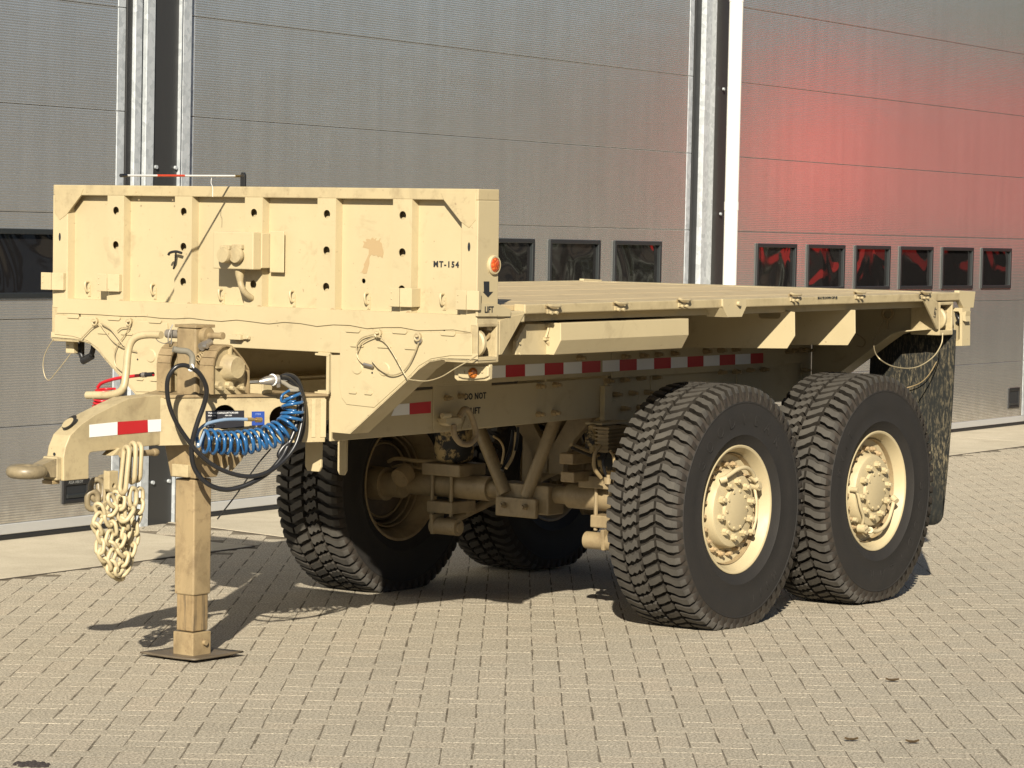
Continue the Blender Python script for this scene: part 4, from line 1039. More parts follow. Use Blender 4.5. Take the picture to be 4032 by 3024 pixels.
# --- drawbar: V of two plates that meet in the hitch nose
DB = empty('drawbar', (0, 0, 0), TR)
VA, VB = Vector((0, .80, 0)), Vector((-.62, 1.17, 0))
VN = Vector((-(VB - VA).y, (VB - VA).x, 0)).normalized()        # outward normal of the near plate
if VN.y > 0: VN = -VN
def V(u, v, off=0.): return UPL(u, v, VA + VN * off, VN)
zt_, zb_ = 1.113, .918
vh = []
for (u, v, r) in ((885, 1643, .052), (1108, 1648, .052)):
    c = V(u, v); ax_ = (VB - VA).normalized()
    vh.append([c + ax_ * (r * math.cos(2 * math.pi * k / 24)) + Vector((0, 0, r * math.sin(2 * math.pi * k / 24))) for k in range(24)])
for side in (0, 1):
    f = mir if side else (lambda p: Vector(p))
    pts = [(-.002, .80, zb_), (-.64, 1.178, zb_ - .004), (-.64, 1.178, zt_), (-.002, .80, zt_)]
    o = (-VN * .012) if not side else Vector((-VN.x * .012, VN.y * .012, 0))
    MB().slab([f(p) for p in pts], o, [] if side else vh).build('drawbar_plate', TAN if side else TAN2, DB, bevel=.002, seg=1)
    # joint flanges near the frame
    m = MB(); q = lambda t, z, off: f(VA + (VB - VA) * t + VN * off + Vector((0, 0, z)))
    for t0, t1 in ((.0, .035), (.065, .09)):
        m.slab([q(t0, zb_ + .02, .004), q(t1, zb_ + .02, .004), q(t1, zt_ - .012, .004), q(t0, zt_ - .012, .004)], (VN * -.006) if not side else Vector((VN.x * -.006, VN.y * .006, 0)))
    m.build('joint_flange', TAN, DB, bevel=.001, seg=1)
MB().slab([(0, .785, zt_), (-.62, 1.158, zt_), (-.62, 1.282, zt_), (0, WID - .785, zt_)], (0, 0, .012), [[(-.46, 1.09, zt_), (-.46, 1.24, zt_), (-.35, 1.24, zt_), (-.35, 1.09, zt_)]]).build('top_plate', TAN3, DB, bevel=.002)
MB().slab([(0, .81, zb_ + .002), (-.60, 1.18, zb_ + .002), (-.60, 1.26, zb_ + .002), (0, WID - .81, zb_ + .002)], (0, 0, .008), [[(-.46, 1.09, zb_), (-.46, 1.24, zb_), (-.35, 1.24, zb_), (-.35, 1.09, zb_)]]).build('bottom_plate', TAN3, DB)
nose = [(700, 1551), (640, 1552), (511, 1568), (440, 1601), (371, 1636), (316, 1675), (276, 1715), (258, 1760), (251, 1801), (251, 1894), (350, 1885), (350, 1794), (355, 1783), (368, 1779), (592, 1756), (690, 1753)]
NY = 1.172
np_ = poly_y(nose, NY)
np_[0] = Vector((-.585, NY, 1.124)); np_[1] = Vector((-.66, NY, 1.126)); np_[-1] = Vector((-.585, NY, zb_))
MB().slab(np_, (0, .096, 0)).build('hitch_nose', TAN2, DB, bevel=.005)
MB().box((.0, .815, zb_ + .012), (.008, WID - .815, zt_ - .002)).build('light_stop_plate', TAN3, DB)  # added to close the V against light so the plate holes stay dark
# hole in the nose top, sleeve and grease hole
c = U(275, 1665, y=NY + .048)
hn = Vector((-.62, 0, .78)).normalized()
t1_ = Vector((.78, 0, .62)); 
MB().slab([c + hn * .004 + t1_ * (.042 * math.cos(2 * math.pi * k / 22)) + Vector((0, .026 * math.sin(2 * math.pi * k / 22), 0)) for k in range(22)], hn * .0015).build('nose_opening', DARKST, DB)
MB().slab([c + hn * .0052 + t1_ * (-.006 + .030 * math.cos(2 * math.pi * k / 22)) + Vector((0, .004 + .022 * math.sin(2 * math.pi * k / 22), 0)) for k in range(22)], hn * .0015).build('pin_head', TAN2, DB)
q = U(214, 1788, x=np_[8].x - .001); MB().slab(circle(q, .007, 'x', 10), (-.001, 0, 0)).build('grease_hole', INK, DB)
xf = np_[8].x
zc1, zc0 = U(215, 1800, x=xf - .03).z, U(225, 1890, x=xf - .03).z
MB().box((xf - .028, NY + .012, zc0 - .004), (xf + .002, NY + .092, zc1)).build('shank_block', TAN2, DB, bevel=.006)
MB().box((xf - .034, NY + .03, zc0 - .02), (xf + .01, NY + .09, zc0 - .004)).build('shank_foot', BOLT, DB, bevel=.004)
ec = U(105, 1857, y=MID)
eye = MB().tube(circle(ec, .056, 'z', 32), .0265, 14, closed=True)
eye.hexa([(ec.x + .05, MID - .030, ec.z - .022), (xf - .02, MID - .034, ec.z - .030), (xf - .02, MID + .034, ec.z - .030), (ec.x + .05, MID + .030, ec.z - .022), (ec.x + .05, MID - .028, ec.z + .022), (xf - .02, MID - .034, ec.z + .048), (xf - .02, MID + .034, ec.z + .048), (ec.x + .05, MID + .028, ec.z + .022)])
eye.build('lunette_eye', EYEM, DB, smooth=50, label='worn tow eye at the tip of the drawbar')
# reflective strip on the nose
zc2 = lambda x, y: (x / 2.212, 1200 + y / 2.212)
for (q4, mm) in (([(778, 1155 - 0), (1022, 1133), (1022, 1020), (778, 1045)], WHITE), ([(1025, 1133), (1288, 1110), (1285, 1003), (1025, 1020)], RED), ([(1290, 1110), (1545, 1092), (1570, 985), (1287, 1003)], WHITE)):
    ps = [U(*zc2(x, y), y=NY - .0012) for x, y in q4]
    if mm is WHITE and q4[0][0] > 1200:
        ps = [U(*zc2(1290, 1110), y=NY - .0012), U(*zc2(1490, 1096), y=NY - .0012), U(*zc2(1490, 991), y=NY - .0012), U(*zc2(1287, 1003), y=NY - .0012)]
        ps2 = [V(*zc2(1480, 1097), .006), V(*zc2(1552, 1091), .006), V(*zc2(1572, 985), .006), V(*zc2(1480, 992), .006)]
    MB().slab(ps, (0, -.0006, 0)).build('reflective_strip', mm, DB)
# data plates on the near plate
def vrect(nm, u0, v0, u1, v1, off, mt, par=DB):
    p = [V(u0, v1, off), V(u1, v1, off), V(u1, v0, off), V(u0, v0, off)]
    zz1, zz0 = (p[3].z + p[2].z) / 2, (p[0].z + p[1].z) / 2
    p[0].z = p[1].z = zz0; p[2].z = p[3].z = zz1
    return MB().slab(p, VN * .001).build(nm, mt, par), p
pl, pp4 = vrect('data_plate', 809, 1617, 961, 1685, .0015, PLATEM)
rx = (pp4[1] - pp4[0]).normalized(); cz = Vector((0, 0, 1))
def ptxt(body, fx, fz, size, m_=PRINT):
    o = pp4[3] + (pp4[2] - pp4[3]) * fx + (pp4[0] - pp4[3]) * fz
    text('plate_print', body, size, m_, DB, o + VN * .0012, rx, cz, depth=.0002, align='LEFT', bold=.0002)
ptxt('TRAILER,CARGO,MTV,M1095', .06, .13, .0105); ptxt('SERIAL NO.', .06, .28, .007); ptxt('NSN 2330', .5, .28, .007); ptxt('____', .06, .42, .010); ptxt('WEIGHT', .45, .45, .007); ptxt('CURB', .06, .60, .007); ptxt('GROSS', .12, .78, .007); ptxt('MFD BY', .06, .90, .007)
lb, pb4 = vrect('blue_label', 991, 1620, 1041, 1675, .0015, PLATEB)
text('label_print', 'STEX', .011, mat('label_light_print', (.25, .33, .6), .5), DB, pb4[3] + (pb4[2] - pb4[3]) * .5 + (pb4[0] - pb4[3]) * .2 + VN * .0012, rx, cz, depth=.0002)
# pivot brackets standing on the drawbar, either side of the jack
def pivot(y0, xq, lab=None):
    pv = empty('pivot_bracket', (0, 0, 0), DB)
    return pv
zd = lambda x, y: (620 + x / 3.16, 1250 + y / 3.16)
def bracket(front, back_dx, capc, capr, x):
    pts = poly_x(front, x)
    MB().slab(pts, (.012, 0, 0)).build('bracket_plate', TAN2, DB, bevel=.002)
    # rim strap round the rounded outline
    m = MB(); 
    for a, b in zip(pts[1:-1], pts[2:]): m.slab([a + Vector((-back_dx, 0, 0)), b + Vector((-back_dx, 0, 0)), b + Vector((.012, 0, 0)), a + Vector((.012, 0, 0))], (0, 0, .008))
    m.build('bracket_rim', TAN2, DB, smooth=30)
    if capc:
        c = U(*capc, x=x - .075)
        MB().rev([(0, 0), (0, capr * .86), (.006, capr * .93), (.03, capr), (.08, capr * 1.25)], c, 32, 'x').build('pivot_cap', TAN2, DB, smooth=30)
        for dy, dz in ((-.075, .0), (.08, -.005), (0, .09)):
            MB().slab([c + Vector((.03, dy * .55, dz * .55 - .004)), c + Vector((.07, dy, dz - .004)), c + Vector((.07, dy, dz + .004)), c + Vector((.03, dy * .55, dz * .55 + .004))], (0, .006 if dz > .05 else 0, .004)).build('bracket_web', TAN2, DB)
YB = 1.02
dplate = [zd(675, 955), zd(675, 600), zd(690, 510), zd(725, 430), zd(780, 375), zd(835, 358), zd(890, 368), zd(940, 420), zd(1030, 530), zd(1100, 650), zd(1100, 955)]
dp3 = poly_y(dplate, YB)
for k_, (yo_, sg) in enumerate(((YB, 1), (1.312, -1))):
    pts = [Vector((p.x, yo_, p.z)) for p in dp3]
    MB().slab(pts, (0, .010 * sg, 0)).build('bracket_plate', TAN2, DB, bevel=.002)
    m = MB()
    for a, b in zip(pts[:-1], pts[1:]):
        d_ = (b - a).normalized(); nn_ = Vector((-d_.z, 0, d_.x)) * .008
        a0_, b0_ = a - Vector((0, .014 * sg, 0)), b - Vector((0, .014 * sg, 0))
        m.slab([a0_, b0_, b0_ + Vector((0, .075 * sg, 0)), a0_ + Vector((0, .075 * sg, 0))], nn_)
    m.build('bracket_rim', TAN3, DB)
    c = U(*zd(885, 620), y=YB); c.y = yo_
    pr = [(.0, .058), (-.045, .048), (-.052, .044), (-.052, .0)] if sg > 0 else [(.012, .0), (.012, .05), (-.03, .05), (-.03, .03), (-.02, .0)]
    MB().rev(pr, c, 32, 'y').build('pivot_cap', TAN2, DB, smooth=30)
    for a_ in (R_(90), R_(178), R_(8)):
        e_ = Vector((math.cos(a_), 0, math.sin(a_))); q_ = Vector((-e_.z, 0, e_.x)) * .004
        MB().slab([c + e_ * .045 + q_, c + e_ * .088 + q_, c + e_ * .088 - q_, c + e_ * .045 - q_], (0, -.016, 0)).build('bracket_web', TAN2, DB)
lob = MB()
for (l, r) in ((690, 790), (820, 930), (950, 1060)):
    p = U(*zd((l + r) / 2, 880), y=YB - .004)
    lob.cyl(p + Vector((0, .01, .014)), p + Vector((0, -.018, .012)), .016, 8).cyl(p + Vector((.0, 0, .004)), p + Vector((0, -.034, .0)), .009, 8)
lob.build('bracket_bolt', TAN2, DB, smooth=40)
p = U(*zd(200, 800), x=-.35); MB().box((p.x, p.y - .02, 1.125), (p.x + .04, p.y + .02, 1.19)).build('spacer_block', TAN, DB, bevel=.004)
p = U(*zd(1225, 900), x=-.25); MB().box((p.x, p.y - .03, 1.125), (p.x + .05, p.y + .035, 1.165)).box((p.x, p.y - .04, 1.125), (p.x + .06, p.y - .032, 1.175)).build('clamp_saddle', TAN, DB, bevel=.003)
# channel lip at the end of the frame rail
for side in (0, 1):
    f = mir if side else (lambda p: Vector(p))
    m = MB()
    m.slab([f((-.004, .784, 1.13)), f((-.004, .798, 1.13)), f((-.004, .798, 1.29)), f((-.004, .784, 1.29))], (.01, 0, 0))
    m.slab([f((-.006, .784, 1.285)), f((-.006, .86, 1.287)), f((-.006, .86, 1.296)), f((-.006, .784, 1.297))], (.012, 0, 0))
    m.slab([f((-.006, .784, 1.122)), f((-.006, .86, 1.122)), f((-.006, .86, 1.131)), f((-.006, .784, 1.131))], (.012, 0, 0))
    m.build('rail_end', TAN, CH, bevel=.002)
# small latch on the front beam
p0, p1 = U(906, 1316, x=-.02), U(975, 1340, x=-.02)
MB().box((-.03, p1.y + .035, p1.z), (.0, p0.y, p0.z)).box((-.012, p1.y, p1.z + .003), (-.0025, p1.y + .036, p0.z - .003)).cyl((-.02, p1.y + .008, (p0.z + p1.z) / 2), (-.002, p1.y + .008, (p0.z + p1.z) / 2), .008, 10).build('beam_latch', TAN, FB, bevel=.0015, seg=1)

# --- landing leg (jack) with its crank
INNER = tan_paint('greasy_inner_tube', .9, base=(.27, .19, .095))
_q = WPOS(INNER); _s = ramp(INNER, noise(INNER, 1., 5, .65, mapping(INNER, _q, (48, 48, 2.2)), .2), [(.50, (0, 0, 0)), (.62, (1, 1, 1))])
_l = bsdf(INNER).inputs['Base Color'].links[0].from_socket
lk(INNER, mix(INNER, math_(INNER, 'MULTIPLY', _s, .75), _l, (.045, .035, .025)), bsdf(INNER).inputs['Base Color'])
JK = empty('landing_leg', (0, 0, 0), TR); JK['label'] = 'grimy square jack leg with crank and foot plate'
jx0, jx1, jy0, jy1 = -.481, -.373, 1.112, 1.222
jz = lambda v: U(773, v, x=jx0).z
jbox = lambda m, e, z0, z1: m.box((jx0 - e, jy0 - e, z0), (jx1 + e, jy1 + e, z1))
jbox(MB(), .0, jz(1880), jz(1292)).build('outer_tube', TAN3, JK, bevel=.008)
jbox(MB(), .006, jz(1292), jz(1280)).build('leg_cap', TAN3, JK, bevel=.002)
jbox(MB(), .0, jz(2348), jz(1890)).build('outer_tube', TAN3, JK, bevel=.006)
jbox(MB(), -.007, jz(2492), jz(2340)).build('inner_tube', INNER, JK, bevel=.005)
jbox(MB(), .002, jz(2590), jz(2496)).build('foot_collar', TAN3, JK, bevel=.003)
c = U(803, 2530, y=jy0 - .002); MB().cyl(c, c + Vector((0, -.014, 0)), .011, 12).build('foot_pin', TAN3, JK, smooth=40)
fz = .012
cx, cy = (jx0 + jx1) / 2, (jy0 + jy1) / 2; hf = .155
fo = MB(); n_ = 9; vs = []
for j in range(n_):
    for i in range(n_):
        a, b = -1 + 2 * i / (n_ - 1), -1 + 2 * j / (n_ - 1)
        e = max(abs(a), abs(b)); lift = .006 * max(0, e - .55) / .45 + .003 * (abs(a * b)) ** 2
        x, y = cx + a * hf, cy + b * hf
        vs.append((x, y, fz - .0101 * x * 0 + .004 + lift + TILT * 0 - .0045))
fo.add(vs, [(j * n_ + i, j * n_ + i + 1, (j + 1) * n_ + i + 1, (j + 1) * n_ + i) for j in range(n_ - 1) for i in range(n_ - 1)])
fp_ = fo.build('foot_plate', FOOTM, JK, smooth=30); so_ = fp_.modifiers.new('solid', 'SOLIDIFY'); so_.thickness = .007
# mounting sockets under the drawbar
MB().hexa([(jx0 - .008, jy0 - .012, jz(1885)), (jx1 + .02, jy0 - .012, jz(1885)), (jx1 + .02, jy1 + .02, jz(1885)), (jx0 - .008, jy1 + .02, jz(1885)), (jx0 - .02, jy0 - .02, .92), (jx1 + .10, jy0 - .02, .92), (jx1 + .10, jy1 + .05, .92), (jx0 - .02, jy1 + .05, .92)]).build('socket', TAN3, DB, bevel=.005)
p0 = U(679, 1826, x=jx0 - .03); p1 = U(735, 1880, x=jx0 - .03)
MB().box((jx0 - .03, p1.y - .004, p1.z), (jx0 + .02, p0.y + .004, p0.z)).build('socket_cheek', TAN2, DB, bevel=.003)
m = MB()
for (a, b) in ((.0, .03), (.045, .075)):
    m.slab([(jx1 + .03, jy0 - .034 - a, .915), (jx1 + .16, jy0 - .034 - a, .915), (jx1 + .10, jy0 - .034 - a, .84), (jx1 + .03, jy0 - .034 - a, .79)], (0, .010, 0), [circle((jx1 + .075, jy0 - .034 - a, .873), .020, 'y', 14)])
m.build('socket_web', TAN3, DB, bevel=.002)
# gear shaft and crank
gz = jz(1322)
MB().cyl((jx0 + .05, jy0 - .03, gz), (jx0 + .05, jy0 + .002, gz), .034, 20).cyl((jx0 + .05, jy0 - .095, gz + .002), (jx0 + .05, jy0 - .01, gz), .0135, 14).cyl((jx0 + .05, jy0 - .108, gz + .002), (jx0 + .05, jy0 - .094, gz + .002), .0155, 14).build('gear_shaft', TAN3, JK, smooth=40)
MB().cyl((jx0 + .05, jy1, gz), (jx0 + .05, jy1 + .10, gz), .0185, 14).build('crank_sleeve', mat('worn_grey_sleeve', (.16, .14, .115), .6), JK, smooth=40)
xc = jx0 + .04
ck = [U(635, 1319, x=xc), U(580, 1318, x=xc), U(540, 1326, x=xc - .01), U(515, 1350, x=xc - .02), U(503, 1395, x=xc - .03), U(497, 1460, x=xc - .05), U(488, 1520, x=xc - .07), U(468, 1545, x=xc - .08), U(430, 1555, x=xc - .085), U(400, 1556, x=xc - .085)]
MB().tube(spline(ck, 6), .0165, 14).build('crank_arm', TAN2, JK, smooth=50)
MB().cyl(U(408, 1556, x=xc - .085), U(343, 1556, x=xc - .085), .0165, 16).cyl(U(374, 1556, x=xc - .085), U(372, 1556, x=xc - .085), .018, 16).build('crank_grip', TAN, JK, smooth=40)
p = U(680, 1320, x=xc - .02); MB().tube(spline([p + Vector((0, 0, .045)), p + Vector((-.02, .004, .01)), p + Vector((-.02, .006, -.03)), p + Vector((0, .008, -.035)), p + Vector((0, .006, .02))], 5), .0028, 6).tube(spline([U(676, 1340, x=xc), U(650, 1352, x=xc), U(625, 1345, x=xc), U(612, 1330, x=xc)], 5), .002, 5).build('locking_pin', STEEL, JK, smooth=50)
p = U(808, 1358, y=jy0 - .03)
MB().tube([p + Vector((-.025, 0, -.008)), p + Vector((.03, 0, .012))], .018, 10).cyl(p + Vector((-.02, -.01, -.005)), p + Vector((-.02, -.03, -.005)), .01, 10).build('gear_plug', STEEL, JK, smooth=40)
sp_ = MB()
for k in range(7):
    q = U(780 + k * 7, 1408 - k * 5, y=jy0 - .02); sp_.tube(circle(q, .013, 'x', 10), .0032, 5, closed=True)
sp_.build('return_spring', BOLT, JK, smooth=50)

# ------------------------------------------------------------------ things hung on the drawbar
def world_empty(name, label, cat, group=None):
    o = empty(name, (0, 0, 0), None, (0, TILT, 0)); tag(o, label, cat, group); return o
zD = lambda x, y: (550 + x / 2.5525, 1300 + y / 2.5525)
# black electric cable looped over the leg
cb = world_empty('black_cable', 'thick black cable hanging in a long loop over the drawbar', 'cable')
loop1 = [(515, 372), (440, 352), (360, 375), (290, 470), (275, 600), (300, 760), (370, 930), (470, 1085), (600, 1245), (760, 1370), (950, 1448), (1130, 1470), (1300, 1420), (1450, 1310), (1560, 1165), (1615, 1000), (1638, 850), (1632, 700), (1590, 580), (1500, 490), (1420, 475)]
offs = [.20, .20, .20, .19, .18, .17, .16, .15, .15, .15, .15, .15, .14, .12, .11, .10, .09, .08, .07, .08, .09]
MB().tube(spline([V(*zD(x, y), o) for (x, y), o in zip(loop1, offs)], 7), .0095, 12).build('cable', BLACKR, cb, smooth=60)
loop2 = [(522, 378), (590, 425), (650, 520), (672, 620), (645, 750), (590, 900), (542, 1060), (520, 1200), (540, 1360), (610, 1480), (720, 1565), (860, 1602), (1000, 1580), (1140, 1525), (1300, 1425), (1420, 1290), (1480, 1180), (1560, 1000), (1600, 800), (1575, 620), (1490, 520)]
offs2 = [.21, .21, .20, .19, .175, .165, .155, .14, .13, .13, .13, .13, .13, .13, .12, .11, .10, .09, .08, .07, .08]
MB().tube(spline([V(*zD(x, y), o) for (x, y), o in zip(loop2, offs2)], 7), .0105, 12).build('cable', BLACKR, cb, smooth=60)
MB().tube(spline([V(*zD(x, y), .20) for x, y in ((335, 190), (400, 205), (480, 215), (525, 260), (530, 320), (515, 380))], 6), .013, 12).build('faded_sleeve', mat('weathered_grey_rubber', (.17, .155, .12), .6), cb, smooth=60)
MB().tube(circle(V(*zD(515, 375), .205), .014, 'x', 12), .004, 6, closed=True).build('cable_tie', WHITE, cb)
MB().tube([V(*zD(1200, 520), .10), V(*zD(1260, 510), .10), V(*zD(1330, 500), .10), V(*zD(1400, 495), .10)], .02, 12, rr=[.008, .017, .022, .020]).tube([V(*zD(1385, 470), .11), V(*zD(1395, 570), .10)], .009, 8).build('plug_coupling', STEEL, cb, smooth=40)
MB().tube(circle(V(*zD(1335, 500), .10), .021, 'x', 14), .005, 6, closed=True).build('coupling_ring', WHITE, cb)
MB().tube(spline([V(*zD(x, y), .085) for x, y in ((1380, 500), (1450, 530), (1520, 575), (1590, 600), (1500, 605))], 5), .0095, 9).build('grey_lead', mat('grey_lead', (.22, .20, .16), .5), cb, smooth=50)
MB().tube(spline([V(*zD(x, y), .06) for x, y in ((1410, 480), (1480, 455), (1560, 480), (1610, 560), (1640, 700), (1650, 850), (1640, 1000), (1600, 1120))], 6), .012, 9).build('wrapped_bundle', BLACKR, cb, smooth=50)
MB().tube(spline([V(*zD(x, y), .10) for x, y in ((1420, 1290), (1400, 1250), (1440, 1180), (1500, 1130))], 5), .011, 8).build('taped_joint', BLACKR, cb, smooth=50)
# thin tether running to the leg foot
MB().tube(spline([V(*zD(x, y), .02) for x, y in ((1320, 1190), (1200, 1330), (1090, 1480), (980, 1640), (780, 1900))], 4), .0032, 6).build('tether', CABLED, cb, smooth=50)
# blue coiled air line
bc = world_empty('blue_air_coil', 'blue coiled air hose hanging on the near side of the drawbar', 'air hose')
axis = [(640, 1115), (760, 1125), (900, 1135), (1040, 1130), (1150, 1110), (1250, 1085), (1340, 1055), (1430, 1000), (1500, 935), (1528, 865), (1535, 790), (1535, 720), (1525, 660)]
ap = spline([V(*zD(x, y), .085) for x, y in axis], 40)
L_ = [0.]
for a, b in zip(ap, ap[1:]): L_.append(L_[-1] + (b - a).length)
turns = 16.5; hp_ = []; N_ = 640; side_v = VN
k = 0
for i in range(N_ + 1):
    s = L_[-1] * i / N_
    while k < len(L_) - 2 and L_[k + 1] < s: k += 1
    t = (s - L_[k]) / max(1e-9, L_[k + 1] - L_[k]); c = ap[k].lerp(ap[k + 1], t)
    tg_ = (ap[min(k + 6, len(ap) - 1)] - ap[max(k - 6, 0)]).normalized()
    b1 = VN.cross(tg_).normalized(); b2 = VN
    fr = i / N_
    # the turns are squeezed unevenly, as a used coil is
    a = 2 * math.pi * (turns * (fr + .006 * math.sin(fr * 31) + .004 * math.sin(fr * 67)))
    rad = .0470 * (1 + .05 * math.sin(fr * 23)) * (1 if fr < .72 else 1 - .18 * (fr - .72) / .28)
    hp_.append(c + b1 * (rad * math.cos(a)) + b2 * (rad * math.sin(a)) + tg_ * (.006 * math.sin(a)))
MB().tube(hp_, .0070, 9).build('coil', BLUE, bc, smooth=60)
MB().tube(spline([hp_[0], V(*zD(590, 1170), .11), V(*zD(575, 1080), .11), V(*zD(600, 1000), .11), V(*zD(680, 940), .10), V(*zD(820, 905), .09), V(*zD(950, 895), .08), V(*zD(1085, 897), .07)], 8), .0072, 10).build('straight_end', GREYBLUE, bc, smooth=60)
MB().cyl(V(*zD(574, 1075), .11), V(*zD(580, 1150), .11), .0085, 10).build('blue_cuff', BLUE, bc, smooth=50)
MB().cyl(V(*zD(578, 1135), .11), V(*zD(582, 1160), .11), .0092, 10).build('white_band', WHITE, bc, smooth=50)
MB().cyl(V(*zD(1080, 897), .07), V(*zD(1140, 898), .07), .009, 6).cyl(V(*zD(1140, 898), .07), V(*zD(1165, 900), .07), .0055, 8).cyl(V(*zD(1165, 902), .07), V(*zD(1225, 903), .065), .011, 8).build('brass_fitting', BRASS, bc, smooth=30)
MB().tube(spline([hp_[-1], V(*zD(1440, 720), .10), V(*zD(1430, 660), .10), V(*zD(1500, 610), .09), V(*zD(1590, 590), .08)], 6), .0055, 8).build('upper_end', BLUE, bc, smooth=60)
# red air line on the far side
rc = world_empty('red_air_coil', 'red coiled air hose behind the jack crank on the far side', 'air hose')
zC = lambda x, y: (x / 2.212, 1200 + y / 2.212)
xr = -.28
MB().tube(spline([U(*zC(x, y), x=xr) for x, y in ((1335, 605), (1250, 612), (1130, 625), (1000, 645), (890, 680), (850, 720))], 6), .0075, 9).build('hose_end', REDH, rc, smooth=60)
MB().cyl(U(*zC(1335, 605), x=xr), U(*zC(1225, 613), x=xr), .010, 10).build('brass_fitting', BLACKP, rc, smooth=40)
MB().cyl(U(*zC(1270, 609), x=xr), U(*zC(1242, 611), x=xr), .0125, 10).build('chrome_nut', STEEL, rc, smooth=40)
ca, cb_ = U(*zC(918, 735), x=xr), U(*zC(890, 900), x=xr)
MB().tube([ca.lerp(cb_, i / 90) + Vector((.042 * math.cos(i * .42), .040 * math.sin(i * .42), 0)) for i in range(-2, 91)], .0055, 8).build('coil', REDH, rc, smooth=60)

# safety chain gathered on the hook bar under the nose
CHN = world_empty('safety_chain', 'painted safety chain hanging in a bunch from the drawbar nose', 'chain')
zE = lambda x, y: (x / 2.9105, 1750 + y / 2.9105)
YCN = 1.13
HK = U(555, 1785, y=YCN)
MB().cyl(U(475, 1790, y=YCN), U(600, 1782, y=YCN), .013, 12).rev([(0, 0), (.004, .012), (.012, .016), (.03, .016), (.04, .010), (.042, 0)], U(596, 1782, y=YCN), 14, 'x').build('hook_bar', TAN3, DB, smooth=50)
MB().slab([U(440, 1795, y=YCN + .03), U(500, 1790, y=YCN + .03), U(500, 1763, y=YCN + .03), U(470, 1764, y=YCN + .03)], (0, .06, 0)).build('hook_web', TAN2, DB, bevel=.003)
def oval(c, ln, wd, dirv, side, r, seg=7, par=CHN, mt=TAN, nm='chain_link'):
    dirv = dirv.normalized(); side = (side - dirv * side.dot(dirv)).normalized()
    h = (ln - wd) / 2; pts = []
    for k in range(7): a = math.pi * k / 6; pts.append(c + dirv * (h + wd / 2 * math.sin(a)) + side * (wd / 2 * math.cos(a)))
    for k in range(7): a = math.pi * k / 6; pts.append(c - dirv * (h + wd / 2 * math.sin(a)) - side * (wd / 2 * math.cos(a)))
    return MB().tube(pts, r, seg, closed=True).build(nm, mt, par, smooth=60)
view = (MTi @ FW).normalized()
def strand(pts, y, mt=TAN, ln=.060, wd=.037, r=.0086, ph=0):
    P = spline([U(*zE(a, b), y=y) for a, b in pts], 10)
    acc = [0.]
    for a, b in zip(P, P[1:]): acc.append(acc[-1] + (b - a).length)
    pitch = ln - 2.1 * r; n = max(1, int(acc[-1] / pitch)); k = 0
    for i in range(n):
        s = (i + .5) * acc[-1] / n
        while k < len(acc) - 2 and acc[k + 1] < s: k += 1
        t = (s - acc[k]) / max(1e-9, acc[k + 1] - acc[k]); c = P[k].lerp(P[k + 1], t); d = P[min(k + 2, len(P) - 1)] - P[max(k - 1, 0)]
        sv = view.cross(d).normalized(); w = d.normalized().cross(sv)
        a = R_(35 if (i + ph) % 2 else -50) + rs.uniform(-.25, .25)
        oval(c, ln, wd, d, sv * math.cos(a) + w * math.sin(a), r, mt=mt)
rs = random.Random(21)
strand([(1125, 700), (1150, 800), (1100, 930), (1165, 1070), (1145, 1190), (1195, 1300), (1250, 1420), (1340, 1500), (1375, 1540)], 1.115, ph=1)
strand([(1250, 600), (1300, 700), (1235, 830), (1295, 960), (1245, 1090), (1305, 1200), (1270, 1320), (1310, 1450)], 1.10)
strand([(1390, 600), (1380, 720), (1405, 870), (1450, 990), (1390, 1090), (1370, 1190), (1425, 1270), (1395, 1380), (1335, 1470)], 1.085, ph=1)
strand([(1515, 500), (1520, 640), (1470, 780), (1400, 880)], 1.07, ln=.076, wd=.046, r=.010)
strand([(1600, 520), (1600, 660), (1570, 810), (1530, 930), (1540, 1060), (1510, 1180), (1480, 1290), (1450, 1390), (1385, 1490)], 1.10)
strand([(1330, 560), (1360, 660), (1330, 800), (1350, 900), (1370, 1020), (1360, 1120), (1385, 1250)], 1.14, ph=1)
strand([(1440, 640), (1480, 720), (1440, 860), (1500, 960), (1470, 1120), (1490, 1240)], 1.135)
# long clevis straps over the hook bar
for (tx, ty, bx_, by_, w_, y) in ((1452, 40, 1405, 545, .016, 1.075), (1525, -5, 1510, 420, .020, 1.09), (1590, 5, 1570, 400, .016, 1.10)):
    P0_, P1_ = U(*zE(tx, ty), y=y), U(*zE(bx_, by_), y=y)
    oval((P0_ + P1_) / 2, (P1_ - P0_).length + .01, .045, P1_ - P0_, Vector((.3, 1, 0)), .0105, 9, nm='long_link', mt=TAN2)
# clevis block and shackle at the far end, nose shade put into its darker paint
p0, p1 = U(*zE(1252, 310), y=1.15), U(*zE(1355, 540), y=1.15)
MB().slab([(p0.x, 1.15, p1.z + .012), (p0.x + .012, 1.15, p1.z), (p1.x - .012, 1.15, p1.z), (p1.x, 1.15, p1.z + .012), (p1.x, 1.15, p0.z), (p0.x, 1.15, p0.z)], (0, .03, 0), [circle(((p0.x + p1.x) / 2 + .002, 1.15, p1.z + .026), .009, 'y', 12)]).build('clevis_block', TAN2, CHN, bevel=.003)
for (x, y, ln, wd, rot) in ((1110, 520, .085, .052, .3), (1060, 640, .075, .045, -.2), (1180, 470, .07, .04, .8)):
    c = U(*zE(x, y), y=1.24); oval(c, ln, wd, Vector((.2 * rot, .3 * rot, 1)), Vector((1, -.5, 0)), .0125, 8, mt=EYEM, nm='shackle_link')
MB().cyl(U(*zE(1205, 300), y=1.2), U(*zE(1195, 760), y=1.2), .006, 8).build('grab_rod', TAN2, CHN)
